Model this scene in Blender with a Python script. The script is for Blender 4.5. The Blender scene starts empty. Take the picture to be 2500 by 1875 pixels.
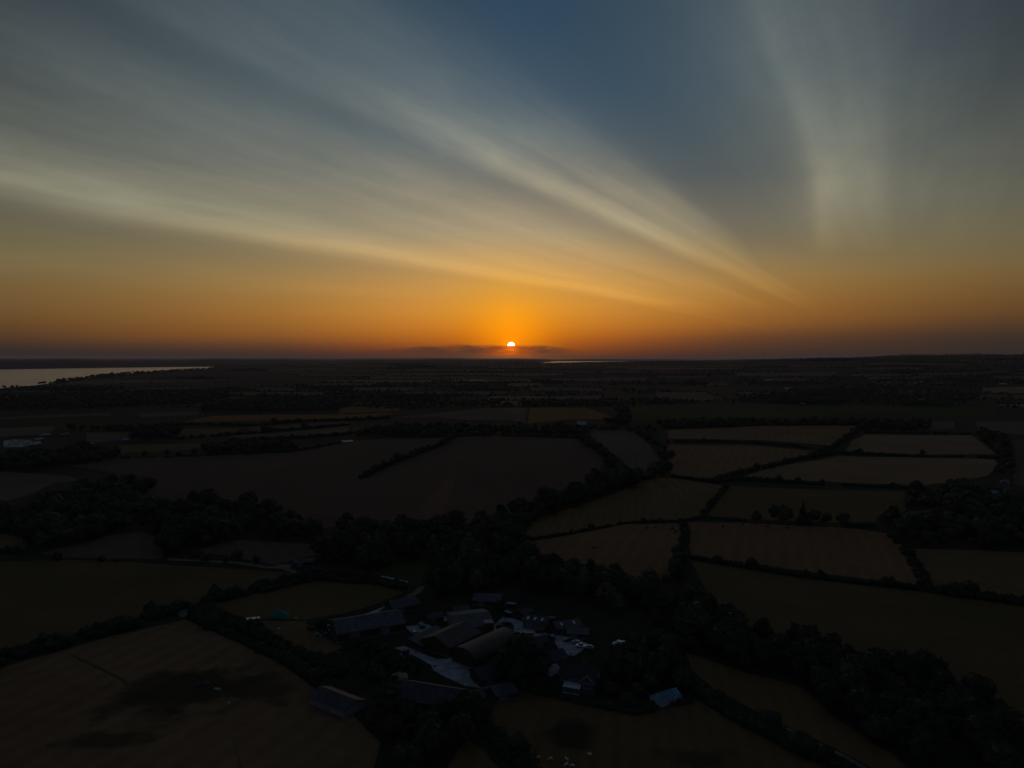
import bpy, bmesh, math, random
import numpy as np
from mathutils import Vector, Matrix
from mathutils.geometry import delaunay_2d_cdt

random.seed(7)
RNG = np.random.default_rng(11)
R = math.radians
scene = bpy.context.scene
COL = scene.collection

# ------------------------------------------------------------------ camera
CAM_H = 120.0
PITCH = R(-2.17)
FPX, W0, H0 = 1733.0, 2500.0, 1875.0
cd = bpy.data.cameras.new('camera')
cam = bpy.data.objects.new('camera', cd)
COL.objects.link(cam)
cam.location = (0, 0, CAM_H)
cam.rotation_euler = (R(90) + PITCH, 0, 0)
cd.sensor_width = 36.0
cd.lens = FPX / W0 * 36.0
cd.clip_start = 1.0
cd.clip_end = 120000.0
scene.camera = cam

# ------------------------------------------------------------------ exposure
vs = scene.view_settings
vs.view_transform = 'Standard'
vs.look = 'None'
vs.exposure = 0.0
vs.gamma = 1.0
vs.use_curve_mapping = False
scene.cycles.use_denoising = True
scene.cycles.max_bounces = 5
scene.cycles.diffuse_bounces = 2
scene.cycles.glossy_bounces = 2
scene.cycles.volume_bounces = 0
scene.cycles.use_light_tree = True

SUN_EL, SUN_AZ = R(0.92), R(-0.07)      # azimuth measured from +Y towards +X

# ------------------------------------------------------------------ world
def lin(c):
    out = []
    for v in c:
        v = v / 255.0
        out.append(v / 12.92 if v <= 0.04045 else ((v + 0.055) / 1.055) ** 2.4)
    return tuple(out)

world = bpy.data.worlds.new('World')
scene.world = world
world.use_nodes = True
world.cycles.sampling_method = 'MANUAL'
world.cycles.sample_map_resolution = 512
wn, wl = world.node_tree.nodes, world.node_tree.links
wn.clear()

class V:
    """a socket with arithmetic, for writing the sky as formulas"""
    def __init__(s, sock): s.k = sock
    def _b(s, o, op, rev=False):
        n = wn.new('ShaderNodeMath'); n.operation = op
        a, b = (o, s) if rev else (s, o)
        for i, q in enumerate((a, b)):
            if isinstance(q, V): wl.new(q.k, n.inputs[i])
            else: n.inputs[i].default_value = q
        return V(n.outputs[0])
    def __add__(s, o): return s._b(o, 'ADD')
    def __radd__(s, o): return s._b(o, 'ADD')
    def __sub__(s, o): return s._b(o, 'SUBTRACT')
    def __rsub__(s, o): return s._b(o, 'SUBTRACT', True)
    def __mul__(s, o): return s._b(o, 'MULTIPLY')
    def __rmul__(s, o): return s._b(o, 'MULTIPLY')
    def __truediv__(s, o): return s._b(o, 'DIVIDE')
    def __pow__(s, o): return s._b(o, 'POWER')
    def mx(s, o): return s._b(o, 'MAXIMUM')
    def mn(s, o): return s._b(o, 'MINIMUM')
    def at2(s, o): return s._b(o, 'ARCTAN2')
    def u(s, op):
        n = wn.new('ShaderNodeMath'); n.operation = op
        wl.new(s.k, n.inputs[0]); return V(n.outputs[0])
def rng_(x, a, b, c=0.0, d=1.0, smooth=True):
    n = wn.new('ShaderNodeMapRange'); n.clamp = True
    n.interpolation_type = 'SMOOTHSTEP' if smooth else 'LINEAR'
    wl.new(x.k, n.inputs[0])
    for i, v in enumerate((a, b, c, d)): n.inputs[i + 1].default_value = v
    return V(n.outputs[0])
def ramp_(x, stops, interp='LINEAR'):
    n = wn.new('ShaderNodeValToRGB'); wl.new(x.k, n.inputs[0])
    cr = n.color_ramp; cr.interpolation = interp
    while len(cr.elements) < len(stops): cr.elements.new(0.5)
    for e, (p, c) in zip(cr.elements, sorted(stops, key=lambda q: q[0])):
        e.position = p
        e.color = (c, c, c, 1) if not isinstance(c, tuple) else (*c, 1)
    return n.outputs[0]
def mixc(fac, a, b, mode='MIX'):
    n = wn.new('ShaderNodeMix'); n.data_type = 'RGBA'; n.blend_type = mode; n.clamp_factor = True
    if isinstance(fac, V): wl.new(fac.k, n.inputs[0])
    else: n.inputs[0].default_value = fac
    for i, q in ((6, a), (7, b)):
        if isinstance(q, tuple): n.inputs[i].default_value = (*q, 1)
        else: wl.new(q, n.inputs[i])
    return n.outputs[2]
def noise_(x, y, z, scale, detail=3.0, rough=0.5):
    c = wn.new('ShaderNodeCombineXYZ')
    for i, q in enumerate((x, y, z)):
        if isinstance(q, V): wl.new(q.k, c.inputs[i])
        else: c.inputs[i].default_value = q
    n = wn.new('ShaderNodeTexNoise'); n.inputs['Scale'].default_value = scale
    n.inputs['Detail'].default_value = detail; n.inputs['Roughness'].default_value = rough
    wl.new(c.outputs[0], n.inputs['Vector'])
    return V(n.outputs[0])

tc = wn.new('ShaderNodeTexCoord')
sp = wn.new('ShaderNodeSeparateXYZ'); wl.new(tc.outputs['Generated'], sp.inputs[0])
dx, dy, dz = (V(sp.outputs[i]) for i in range(3))
DEG = 180 / math.pi
el = dz.mx(-1.0).mn(1.0).u('ARCSINE') * DEG            # elevation, degrees
azs = (dx.at2(dy) * DEG) - SUN_AZ * DEG                # azimuth from the sun, degrees
aza = azs.u('ABSOLUTE')
# elevation is stretched near the horizon so that the ramps have room there
# the dusky band at the horizon stands higher on the right than on the left
tilt = (azs / 32.0).mx(-1.0).mn(1.0) * rng_(el, 0.1, 1.6) * rng_(aza, 40, 90, 1.0, 0.0)
el2 = el - tilt * rng_(el, 3.0, 9.0, 0.62, 0.12)
ep = ((el2 + 1.0).mx(0.0) / 91.0) ** 0.5
def E_(e): return (max(e + 1.0, 0) / 91.0) ** 0.5
def eramp(st): return ramp_(ep, [(E_(e), lin(c)) for e, c in st])
c_sun = eramp([(-1, (48, 32, 28)), (-.2, (72, 40, 30)), (.4, (116, 55, 26)), (1.0, (160, 80, 28)), (1.5, (186, 100, 27)), (2.4, (206, 124, 34)),
               (3.8, (214, 142, 52)), (5.6, (198, 147, 76)), (7.8, (166, 138, 96)), (10, (134, 123, 103)),
               (13.5, (88, 95, 98)), (17, (66, 87, 102)), (20, (57, 81, 101)), (26, (46, 71, 92)), (45, (40, 58, 80)), (90, (34, 50, 72))])
c_mid = eramp([(-1, (40, 33, 31)), (0, (54, 42, 37)), (.6, (78, 54, 40)), (1.3, (104, 66, 40)), (2.3, (138, 88, 40)),
               (3.8, (150, 101, 46)), (5.5, (148, 114, 64)), (7.8, (130, 115, 84)), (10, (111, 107, 93)),
               (14, (82, 91, 93)), (20, (62, 80, 92)), (26, (47, 67, 82)), (45, (40, 56, 76)), (90, (34, 50, 72))])
c_side = eramp([(-1, (36, 33, 32)), (.2, (46, 41, 38)), (1.0, (62, 49, 40)), (1.6, (76, 54, 39)), (3, (98, 68, 38)),
                (5, (107, 84, 51)), (7, (102, 92, 66)), (10, (86, 85, 74)), (13.5, (68, 73, 71)),
                (18, (53, 61, 66)), (24, (40, 51, 61)), (45, (38, 52, 70)), (90, (34, 50, 72))])
c_back = eramp([(-1, (34, 36, 42)), (1, (38, 40, 48)), (4, (46, 46, 56)), (9, (50, 50, 60)), (18, (44, 52, 64)), (40, (38, 52, 70)), (90, (34, 50, 72))])
sky = mixc(rng_(aza, 0, 18, smooth=False), c_sun, c_mid)
sky = mixc(rng_(aza, 18, 35, smooth=False), sky, c_side)
sky = mixc(rng_(aza, 38, 110), sky, c_back)

# physically based twilight under it
nish = wn.new('ShaderNodeTexSky'); nish.sky_type = 'NISHITA'; nish.sun_disc = False
nish.sun_elevation = SUN_EL; nish.sun_rotation = SUN_AZ
nish.altitude = 100; nish.air_density = 1.2; nish.dust_density = 2.0
sky = mixc(0.05, sky, mixc(1.0, nish.outputs[0], (0.05, 0.05, 0.05), 'MULTIPLY'))

# cirrus: parallel bands on a high sheet, running towards azimuth 29 degrees
TH = R(29)
cross = dx * math.cos(TH) - dy * math.sin(TH)
along = dx * math.sin(TH) + dy * math.cos(TH)
dzp = dz.mx(0.002)
g = cross.at2(dzp) * DEG                                # fan angle about the vanishing point
lv = (((along * along + cross * cross) ** 0.5) / dzp).u('LOGARITHM') if False else (((along.u('ABSOLUTE') + 0.05) / dzp)._b(2.718, 'LOGARITHM'))
warp = noise_(g * 0.02, lv * 0.9, 3.1, 1.0, 2.0) - 0.5
shift = V(ramp_(el / 30.0, [(0, 1.0), (4.6 / 30, .75), (6.3 / 30, .52), (9.9 / 30, .21), (13.3 / 30, .05), (16.7 / 30, .012), (1, 0.0)])) * 40.0
gw = g + warp * rng_(g, -50, -40, 5.0, 3.0) + rng_(g, -53, -46) * shift
gq = ((g + 90.0).mx(0.01) ** 0.62) * 3.0
def gramp(st): return V(ramp_((gw + 90.0) / 180.0, [((a + 90) / 180, d) for a, d in st], 'B_SPLINE'))
d_low = gramp((
    (-90, .10), (-87.4, .16), (-86, .26), (-84.6, .17), (-83, .36), (-81.5, .20), (-79.4, .16), (-78.3, .26), (-77.2, 1.0),
    (-76.0, .62), (-73, .48), (-70, .42), (-68.2, .45), (-66.5, .34), (-64.2, .22), (-63, .22), (-61.4, .80), (-59, .52),
    (-55, .40), (-51.5, .22), (-48.5, .03), (-42, .0), (-36, .04), (-30, .15), (-25.5, .30), (-23, .46), (-20.5, .88), (-15, .80),
    (-8, .60), (2, .38), (16, .22), (90, .14)))
d_high = gramp((
    (-90, .10), (-86, .24), (-83, .32), (-80, .18), (-77.2, .70), (-75.6, .50), (-73, .34), (-70.5, .44), (-68.4, .52), (-66, .30), (-64, .24),
    (-62.6, .34), (-61, .66), (-58, .54), (-54.5, .42), (-51.5, .24), (-48, .05), (-42, .0), (-36, .07), (-30, .24), (-25.5, .40), (-23, .55), (-20.5, .95), (-15, .86),
    (-8, .62), (2, .38), (16, .20), (90, .14)))
hi = rng_(el, 12.5, 23.0)
dens = d_low * (1.0 - hi) + d_high * hi
# fibres and broken texture of the ice cloud, on the sheet itself
pu, pv = cross / (dzp + 0.04), along / (dzp + 0.04)
fib = noise_(gq * 1.15 + warp, lv * 1.3, 0.0, 1.0, 6.0, 0.62)
fine = noise_(pu * 2.2 + pv * 0.5, pv * 1.0, 2.0, 1.5, 7.0, 0.66)
soft = noise_(gq * 0.22, lv * 1.9, 7.7, 1.0, 4.0, 0.55)
streak = noise_(gq * 0.42, lv * 0.7, 4.4, 1.0, 3.0, 0.55)
calm = rng_(g, -50, -30, 1.0, 0.35)
dens = dens * ((fib - 0.5) * 0.55 * calm + 1.0) * rng_(soft, .25, .75, .80, 1.20, False) * ((streak - 0.5) * 1.05 * calm + 1.0)
dens = dens * ((fine - 0.5) * rng_(el, 6.0, 16.0, 0.0, 0.75) + 1.0)
dens = dens * rng_(el, 0.6, 6.0, 0.0, 1.0) * rng_(el, 15, 25, 1.0, 0.85) * (1.0 - rng_(aza, 24, 36) * rng_(el, 12, 20) * 0.3) * (1.0 - rng_(g, -50, -36) * rng_(el, 8.0, 3.0) * 0.7)
dens = dens * (1.0 - rng_(el, 13.0, 5.0) * rng_(g, -57, -51) * rng_(g, -30, 10, 1.0, 0.0))
dens = dens.mx(rng_(el, 9.5, 6.0) * rng_(el, 0.6, 3.5) * 0.24)
c_cir_s = eramp([(0, (150, 80, 35)), (2, (208, 128, 45)), (4, (232, 164, 72)), (6, (228, 172, 92)), (8, (212, 174, 116)), (10, (192, 176, 138)),
                 (13.5, (168, 160, 136)), (17, (142, 145, 135)), (22, (116, 126, 126)), (27, (98, 110, 114)), (90, (90, 100, 106))])
c_cir_d = eramp([(0, (80, 60, 42)), (2, (120, 84, 46)), (5, (146, 115, 66)), (8, (150, 136, 98)), (11, (146, 142, 120)),
                 (15, (124, 127, 116)), (20, (106, 114, 112)), (27, (92, 100, 102)), (90, (84, 92, 98))])
c_cir = mixc(rng_(aza, 2, 32), c_cir_s, c_cir_d)
c_cir = mixc(rng_(aza, 40, 120), c_cir, lin((70, 78, 86)))
sky = mixc(dens, sky, c_cir)

# aureole round the sun
sx, sy, sz = math.sin(SUN_AZ) * math.cos(SUN_EL), math.cos(SUN_AZ) * math.cos(SUN_EL), math.sin(SUN_EL)
cosd = dx * sx + dy * sy + dz * sz
ddx, ddy, ddz = dx - sx, dy - sy, dz - sz
ang = ((ddx * ddx + ddy * ddy + ddz * ddz) ** 0.5) * DEG
def gauss(a, s): return ((a / s) * (a / s) * -1.0).u('EXPONENT')
def addc(base, fac, col):
    n = wn.new('ShaderNodeVectorMath'); n.operation = 'SCALE'
    n.inputs[0].default_value = col; wl.new(fac.k, n.inputs['Scale'])
    m = wn.new('ShaderNodeVectorMath'); m.operation = 'ADD'
    wl.new(base, m.inputs[0]); wl.new(n.outputs[0], m.inputs[1])
    return m.outputs[0]
sky = addc(sky, gauss(ang, 2.7), (0.42, 0.138, 0.0))
sky = addc(sky, gauss(ang, 7.5), (0.10, 0.030, 0.0))
core = wn.new('ShaderNodeVectorMath'); core.operation = 'MULTIPLY'
wl.new(sky, core.inputs[0])
cc = wn.new('ShaderNodeCombineXYZ'); cc.inputs[0].default_value = 1.0
wl.new((1.0 - gauss(ang, 4.0) * 0.06).k, cc.inputs[1]); wl.new((1.0 - gauss(ang, 4.5) * 0.9).k, cc.inputs[2])
wl.new(cc.outputs[0], core.inputs[1]); sky = core.outputs[0]
# low cloud bank that cuts the disc
e_edge = noise_(azs * 0.55, el * 1.5, 1.3, 1.0, 4.0, 0.6) - 0.5
e_w = el + e_edge * 0.42 + rng_(azs, -11, -4, 0.35, 0.0) + rng_(azs, 1.0, 6.0, 0.0, 0.30)
bank = rng_(e_w, 0.80, 1.06, 1.0, 0.0) * rng_(azs, -13, -6, 0.0, 1.0) * rng_(azs, 2.5, 6.5, 1.0, 0.0)
gaps = noise_(azs * 0.9, el * 6.0, 5.5, 1.0, 3.0, 0.6)
bank = bank * rng_(gaps, .50, .72, 1.0, 0.45) * rng_(el, -0.1, 0.45, 0.55, 1.0)
c_bank = mixc(rng_(aza, 0.2, 3.0), lin((150, 60, 22)), lin((78, 50, 42)))
sky = mixc(bank * 0.85, sky, c_bank)
sky = addc(sky, gauss(ang, 0.55), (0.45, 0.10, 0.0))
glow = gauss((azs - 0.05), 1.7) * rng_(el, 0.05, 0.32, 0.0, 1.0) * rng_(el, 0.45, 0.75, 1.0, 0.0) * rng_(gaps, .38, .66, 0.25, 1.0)
sky = addc(sky, glow, (0.17, 0.022, 0.001))
disc = rng_(ang, 0.255, 0.290, 1.0, 0.0) * rng_(el + e_edge * 0.03, 0.90, 0.95, 0.0, 1.0)
sky = addc(sky, disc, (9.0, 6.8, 3.6))
bg = wn.new('ShaderNodeBackground'); wl.new(sky, bg.inputs[0]); bg.inputs[1].default_value = 1.0
wo = wn.new('ShaderNodeOutputWorld'); wl.new(bg.outputs[0], wo.inputs[0])

# ------------------------------------------------------------------ sun, almost down and half behind cloud
sl = bpy.data.lights.new('sun', 'SUN'); sl.energy = 0.25; sl.angle = R(0.55); sl.color = (1.0, 0.45, 0.16)
so = bpy.data.objects.new('sun', sl); COL.objects.link(so)
so.rotation_euler = Vector((-sx, -sy, -sz)).to_track_quat('-Z', 'Y').to_euler()
so.location = (0, 0, 400)

# ------------------------------------------------------------------ helpers
def tag(o, label=None, cat=None, group=None, kind=None):
    if label: o['label'] = label
    if cat: o['category'] = cat
    if group: o['group'] = group
    if kind: o['kind'] = kind
    return o
def empty(name, loc, rz=0.0):
    o = bpy.data.objects.new(name, None); COL.objects.link(o)
    o.empty_display_size = 1.0
    o.location = loc; o.rotation_euler = (0, 0, rz)
    return o
def link_mesh(name, me, parent=None, loc=(0, 0, 0), rz=0.0):
    o = bpy.data.objects.new(name, me); COL.objects.link(o)
    o.location = loc; o.rotation_euler = (0, 0, rz)
    if parent is not None: o.parent = parent
    return o
def mesh_np(name, verts, tris, mats, midx=None, smooth=False):
    me = bpy.data.meshes.new(name)
    v = np.asarray(verts, np.float32); t = np.asarray(tris, np.int32)
    me.vertices.add(len(v)); me.vertices.foreach_set('co', v.ravel())
    me.loops.add(t.size); me.loops.foreach_set('vertex_index', t.ravel())
    me.polygons.add(len(t))
    me.polygons.foreach_set('loop_start', np.arange(0, t.size, t.shape[1], dtype=np.int32))
    me.polygons.foreach_set('loop_total', np.full(len(t), t.shape[1], np.int32))
    for m in (mats if isinstance(mats, (list, tuple)) else [mats]): me.materials.append(m)
    if midx is not None: me.polygons.foreach_set('material_index', np.asarray(midx, np.int32))
    me.polygons.foreach_set('use_smooth', np.full(len(t), smooth))
    me.update(calc_edges=True); me.validate()
    return me
class MB:
    """collects shapes into one mesh"""
    def __init__(s): s.v, s.f = [], []
    def add(s, vs_, fs_):
        b = len(s.v); s.v += [tuple(q) for q in vs_]; s.f += [tuple(i + b for i in f) for f in fs_]; return s
    def box(s, x0, x1, y0, y1, z0, z1):
        return s.add([(x0, y0, z0), (x1, y0, z0), (x1, y1, z0), (x0, y1, z0), (x0, y0, z1), (x1, y0, z1), (x1, y1, z1), (x0, y1, z1)],
                     [(0, 3, 2, 1), (4, 5, 6, 7), (0, 1, 5, 4), (1, 2, 6, 5), (2, 3, 7, 6), (3, 0, 4, 7)])
    def bar(s, a, b, r, n=6, r2=None):
        a, b = Vector(a), Vector(b); d = (b - a)
        if d.length < 1e-6: return s
        q = d.normalized().to_track_quat('Z', 'Y'); r2 = r if r2 is None else r2
        vs_ = []
        for p, rr in ((a, r), (b, r2)):
            for i in range(n):
                w = 2 * math.pi * i / n
                vs_.append(p + q @ Vector((rr * math.cos(w), rr * math.sin(w), 0)))
        fs_ = [(i, (i + 1) % n, n + (i + 1) % n, n + i) for i in range(n)]
        fs_ += [tuple(range(n - 1, -1, -1)), tuple(range(n, 2 * n))]
        return s.add(vs_, fs_)
    def prism(s, prof, y0, y1):
        """profile in x,z extruded along y"""
        n = len(prof)
        vs_ = [(x, y0, z) for x, z in prof] + [(x, y1, z) for x, z in prof]
        fs_ = [(i, (i + 1) % n, n + (i + 1) % n, n + i) for i in range(n)]
        fs_ += [tuple(range(n - 1, -1, -1)), tuple(range(n, 2 * n))]
        return s.add(vs_, fs_)
    def lathe(s, prof, n=16, axis='z', at=(0, 0, 0)):
        vs_ = []
        for r, h in prof:
            for i in range(n):
                w = 2 * math.pi * i / n
                p = (r * math.cos(w), r * math.sin(w), h)
                if axis == 'x': p = (p[2], p[0], p[1])
                if axis == 'y': p = (p[0], p[2], p[1])
                vs_.append((p[0] + at[0], p[1] + at[1], p[2] + at[2]))
        m = len(prof)
        fs_ = [(j * n + i, j * n + (i + 1) % n, (j + 1) * n + (i + 1) % n, (j + 1) * n + i) for j in range(m - 1) for i in range(n)]
        fs_ += [tuple(range(n - 1, -1, -1)), tuple((m - 1) * n + i for i in range(n))]
        return s.add(vs_, fs_)
    def mesh(s, name, mat, bevel=0.0, smooth=False):
        me = bpy.data.meshes.new(name); me.from_pydata(s.v, [], s.f)
        bm = bmesh.new(); bm.from_mesh(me)
        bmesh.ops.recalc_face_normals(bm, faces=bm.faces)
        if bevel:
            bmesh.ops.bevel(bm, geom=list(bm.edges), offset=bevel, segments=1, affect='EDGES', clamp_overlap=True)
        bm.to_mesh(me); bm.free()
        if smooth:
            for p in me.polygons: p.use_smooth = True
        me.materials.append(mat)
        return me
    def build(s, name, mat, parent=None, bevel=0.0, smooth=False):
        return link_mesh(name, s.mesh(name, mat, bevel, smooth), parent)
def copy_tree(o, parent=None):
    c = o.copy(); COL.objects.link(c); c.parent = parent
    for ch in list(o.children): copy_tree(ch, c)
    return c

# ------------------------------------------------------------------ materials
def material(name, col, rough=0.9, spec=0.2, var=0.25, scale=1.0, col2=None, metal=0.0, bump=0.0, bscale=8.0, trans=0.0, detail=6.0):
    m = bpy.data.materials.new(name); m.use_nodes = True
    n, l = m.node_tree.nodes, m.node_tree.links
    b = n['Principled BSDF']
    b.inputs['Roughness'].default_value = rough
    b.inputs['Specular IOR Level'].default_value = spec
    b.inputs['Metallic'].default_value = metal
    t = n.new('ShaderNodeTexCoord')
    x = n.new('ShaderNodeTexNoise'); x.inputs['Scale'].default_value = scale; x.inputs['Detail'].default_value = detail
    l.new(t.outputs['Object'], x.inputs['Vector'])
    r = n.new('ShaderNodeValToRGB'); l.new(x.outputs[0], r.inputs[0])
    c2 = col2 or tuple(min(1, c * (1 + var)) for c in col)
    r.color_ramp.elements[0].position = .3; r.color_ramp.elements[1].position = .7
    r.color_ramp.elements[0].color = (*(tuple(c * (1 - var) for c in col) if col2 is None else col), 1)
    r.color_ramp.elements[1].color = (*c2, 1)
    l.new(r.outputs[0], b.inputs['Base Color'])
    if bump:
        y = n.new('ShaderNodeTexNoise'); y.inputs['Scale'].default_value = bscale
        l.new(t.outputs['Object'], y.inputs['Vector'])
        q = n.new('ShaderNodeBump'); q.inputs['Strength'].default_value = bump
        l.new(y.outputs[0], q.inputs['Height']); l.new(q.outputs[0], b.inputs['Normal'])
    return m

def field_material(name, col, col2, line_dir=0.0, line_gap=0.0, rough_scale=0.02, patch=None):
    """crop, stubble or pasture: broad tone, mottling, grass grain and faint tramlines"""
    m = bpy.data.materials.new(name); m.use_nodes = True
    n, l = m.node_tree.nodes, m.node_tree.links
    b = n['Principled BSDF']; b.inputs['Roughness'].default_value = 1.0; b.inputs['Specular IOR Level'].default_value = 0.05
    t = n.new('ShaderNodeNewGeometry')
    def nz(s, d=5.0):
        x = n.new('ShaderNodeTexNoise'); x.inputs['Scale'].default_value = s; x.inputs['Detail'].default_value = d
        x.inputs['Roughness'].default_value = .6
        l.new(t.outputs['Position'], x.inputs['Vector']); return x.outputs[0]
    def mth(op, a, b_):
        x = n.new('ShaderNodeMath'); x.operation = op
        for i, q in enumerate((a, b_)):
            if isinstance(q, (int, float)): x.inputs[i].default_value = q
            else: l.new(q, x.inputs[i])
        return x.outputs[0]
    f = mth('ADD', mth('MULTIPLY', nz(rough_scale), 0.55), mth('MULTIPLY', nz(rough_scale * 14, 6), 0.45))
    if line_gap:
        mp = n.new('ShaderNodeMapping'); mp.inputs['Rotation'].default_value = (0, 0, line_dir)
        l.new(t.outputs['Position'], mp.inputs[0])
        wv = n.new('ShaderNodeTexWave'); wv.wave_type = 'BANDS'; wv.bands_direction = 'X'
        wv.inputs['Scale'].default_value = 0.314 / line_gap; wv.inputs['Distortion'].default_value = 1.5
        wv.inputs['Detail'].default_value = 2.0; wv.inputs['Detail Scale'].default_value = 0.05
        l.new(mp.outputs[0], wv.inputs['Vector'])
        f = mth('ADD', f, mth('MULTIPLY', mth('SUBTRACT', wv.outputs[0], 0.5), 0.10))
    r = n.new('ShaderNodeValToRGB'); l.new(f, r.inputs[0])
    r.color_ramp.elements[0].position = .34; r.color_ramp.elements[1].position = .66
    r.color_ramp.elements[0].color = (*col, 1); r.color_ramp.elements[1].color = (*col2, 1)
    out = r.outputs[0]
    for (cx, cy, rx, ry, pc) in (patch or ()):
        # worn or weedy ground: an uneven-edged patch of its own colour
        sx_ = n.new('ShaderNodeSeparateXYZ'); l.new(t.outputs['Position'], sx_.inputs[0])
        ex = mth('DIVIDE', mth('SUBTRACT', sx_.outputs[0], cx), rx); ey = mth('DIVIDE', mth('SUBTRACT', sx_.outputs[1], cy), ry)
        d = mth('SQRT', mth('ADD', mth('MULTIPLY', ex, ex), mth('MULTIPLY', ey, ey)), 0.0)
        d = mth('ADD', d, mth('MULTIPLY', mth('SUBTRACT', nz(.06, 8), .5), 2.6))
        mr = n.new('ShaderNodeMapRange'); mr.interpolation_type = 'SMOOTHSTEP'
        l.new(d, mr.inputs[0]); mr.inputs[1].default_value = .55; mr.inputs[2].default_value = 1.2; mr.inputs[3].default_value = .8; mr.inputs[4].default_value = 0
        mx = n.new('ShaderNodeMix'); mx.data_type = 'RGBA'; l.new(mr.outputs[0], mx.inputs[0]); l.new(out, mx.inputs[6]); mx.inputs[7].default_value = (*pc, 1)
        out = mx.outputs[2]
    l.new(out, b.inputs['Base Color'])
    y = n.new('ShaderNodeBump'); y.inputs['Strength'].default_value = 0.6; y.inputs['Distance'].default_value = 0.3
    l.new(nz(0.9, 4), y.inputs['Height']); l.new(y.outputs[0], b.inputs['Normal'])
    return m

M = {}
M['terrain'] = field_material('terrain', (.019, .021, .014), (.038, .034, .023), rough_scale=.004)
M['stubble'] = field_material('stubble', (0.1273, 0.0690, 0.0343), (0.1947, 0.1110, 0.0564), R(20), 9, .012)
M['stubble_pale'] = field_material('stubble_pale', (0.1440, 0.0870, 0.0450), (0.2232, 0.1410, 0.0750), R(75), 12, .012)
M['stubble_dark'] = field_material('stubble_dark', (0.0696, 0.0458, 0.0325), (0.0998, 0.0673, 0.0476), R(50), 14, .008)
M['soil'] = field_material('soil', (0.0826, 0.0528, 0.0392), (0.1132, 0.0766, 0.0578), R(-30), 10, .008)
M['ochre'] = field_material('ochre', (0.1368, 0.0600, 0.0225), (0.2016, 0.0930, 0.0350), R(80), 8, .01)
M['pasture'] = field_material('pasture', (0.0748, 0.0536, 0.0217), (0.1246, 0.0804, 0.0341), 0, 0, .02)
M['pasture_dry'] = field_material('pasture_dry', (0.1030, 0.0648, 0.0275), (0.1584, 0.0972, 0.0425), R(10), 6, .02)
M['green'] = field_material('green', (0.0222, 0.0359, 0.0112), (0.0381, 0.0524, 0.0168), R(85), 12, .015)
M['grey_field'] = field_material('grey_field', (0.0810, 0.0621, 0.0451), (0.1134, 0.0864, 0.0641), R(10), 10, .012)
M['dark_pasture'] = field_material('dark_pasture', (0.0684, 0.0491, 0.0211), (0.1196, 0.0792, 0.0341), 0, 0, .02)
M['rough_patch'] = field_material('rough_patch', (.035, .032, .024), (.075, .062, .042), 0, 0, .05)
M['concrete'] = material('concrete', (.25, .25, .275), .85, .2, .4, .25)
M['track'] = material('track', (.125, .110, .092), .95, .1, .4, .3)
M['leaf'] = material('leaf', (.028, .036, .019), .85, .12, .4, .35, col2=(.068, .078, .042))
M['leaf_dark'] = material('leaf_dark', (.019, .026, .017), .85, .12, .4, .35, col2=(.042, .053, .032))
M['leaf_pale'] = material('leaf_pale', (.050, .066, .034), .85, .12, .4, .35, col2=(.100, .120, .066))
M['bark'] = material('bark', (.06, .045, .032), .95, .1, .4, 3)

# ------------------------------------------------------------------ terrain
SEA = -25.0
def _sm(a, b, x):
    t = np.clip((x - a) / (b - a), 0, 1); return t * t * (3 - 2 * t)
def colpx(x, y):
    az = np.arctan2(x, y)
    return np.where(np.abs(az) < R(80), W0 / 2 + FPX * np.tan(np.clip(az, R(-80), R(80))), np.where(az > 0, 11000., -8500.))
_RS = ([-9000, -1500, -400, 0, 60, 115, 160, 215, 300, 420, 500, 545, 600, 640, 12000],
       [2700, 2900, 3200, 3480, 3620, 3880, 4300, 4850, 5500, 6300, 7000, 8400, 11000, 30000, 30000])
_RG = ([-9000, 0, 500, 620, 800, 1000, 1250, 1420, 1500, 1620, 1700, 1900, 2050, 2200, 2350, 2450, 2600, 3200, 12000],
       [6, 6, 14, 38, 52, 57, 61, 67, 68, 70.5, 77, 97, 110, 128, 140, 140, 136, 120, 90])
_RF = ([-9000, -400, 0, 576, 800, 1300, 1360, 1700, 3000, 12000], [9000, 9300, 9800, 11400, 12500, 13500, 24500, 24500, 24500, 24500])
def H(x, y):
    x = np.asarray(x, float); y = np.asarray(y, float)
    r = np.hypot(x, y); c = colpx(x, y)
    near = 0.9 * np.sin(x / 41 + 1.3) * np.sin(y / 57 + .4) * _sm(220, 500, r) + 3.0 * np.sin(x / 190 + .7) * np.sin(y / 260 + 2.1) * _sm(900, 2000, r)
    rg = np.interp(c, *_RG)
    und = 1 + .022 * np.sin(c / 83. + 1) + .012 * np.sin(c / 31.)
    h = near + rg * und * (_sm(2300, 6600, r)) + 7 * np.sin(x / 420. + y / 700.) * _sm(2500, 4500, r) * _sm(600, 900, c)
    # towards the far side of the ridge the land falls below the sea
    h = h - (h + 45) * _sm(7600, 9800, r)
    rs = np.interp(c, *_RS)
    rs = rs * (1 + .012 * np.sin(c / 17.) + .01 * np.sin(c / 41.))
    h = np.where(rs < 29000, h - (h + 45) * _sm(rs - 160, rs + 120, r), h)
    rf = np.interp(c, *_RF)
    hf_top = 120 - (rf + 1800) * np.interp(c, [-9000, 0, 400, 576, 800, 1250, 1340, 1700, 3000], [.0050, .0050, .0047, .0042, .0040, .0034, .0036, .0036, .003])
    hf = -45 + (hf_top + 45) * _sm(rf - 60, rf + 1800, r) + (8 * np.sin(c / 75.) + 5 * np.sin(c / 29. + 2) + 2 * np.sin(c / 11.)) * _sm(rf + 100, rf + 1500, r)
    return np.maximum(h, hf)

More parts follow.
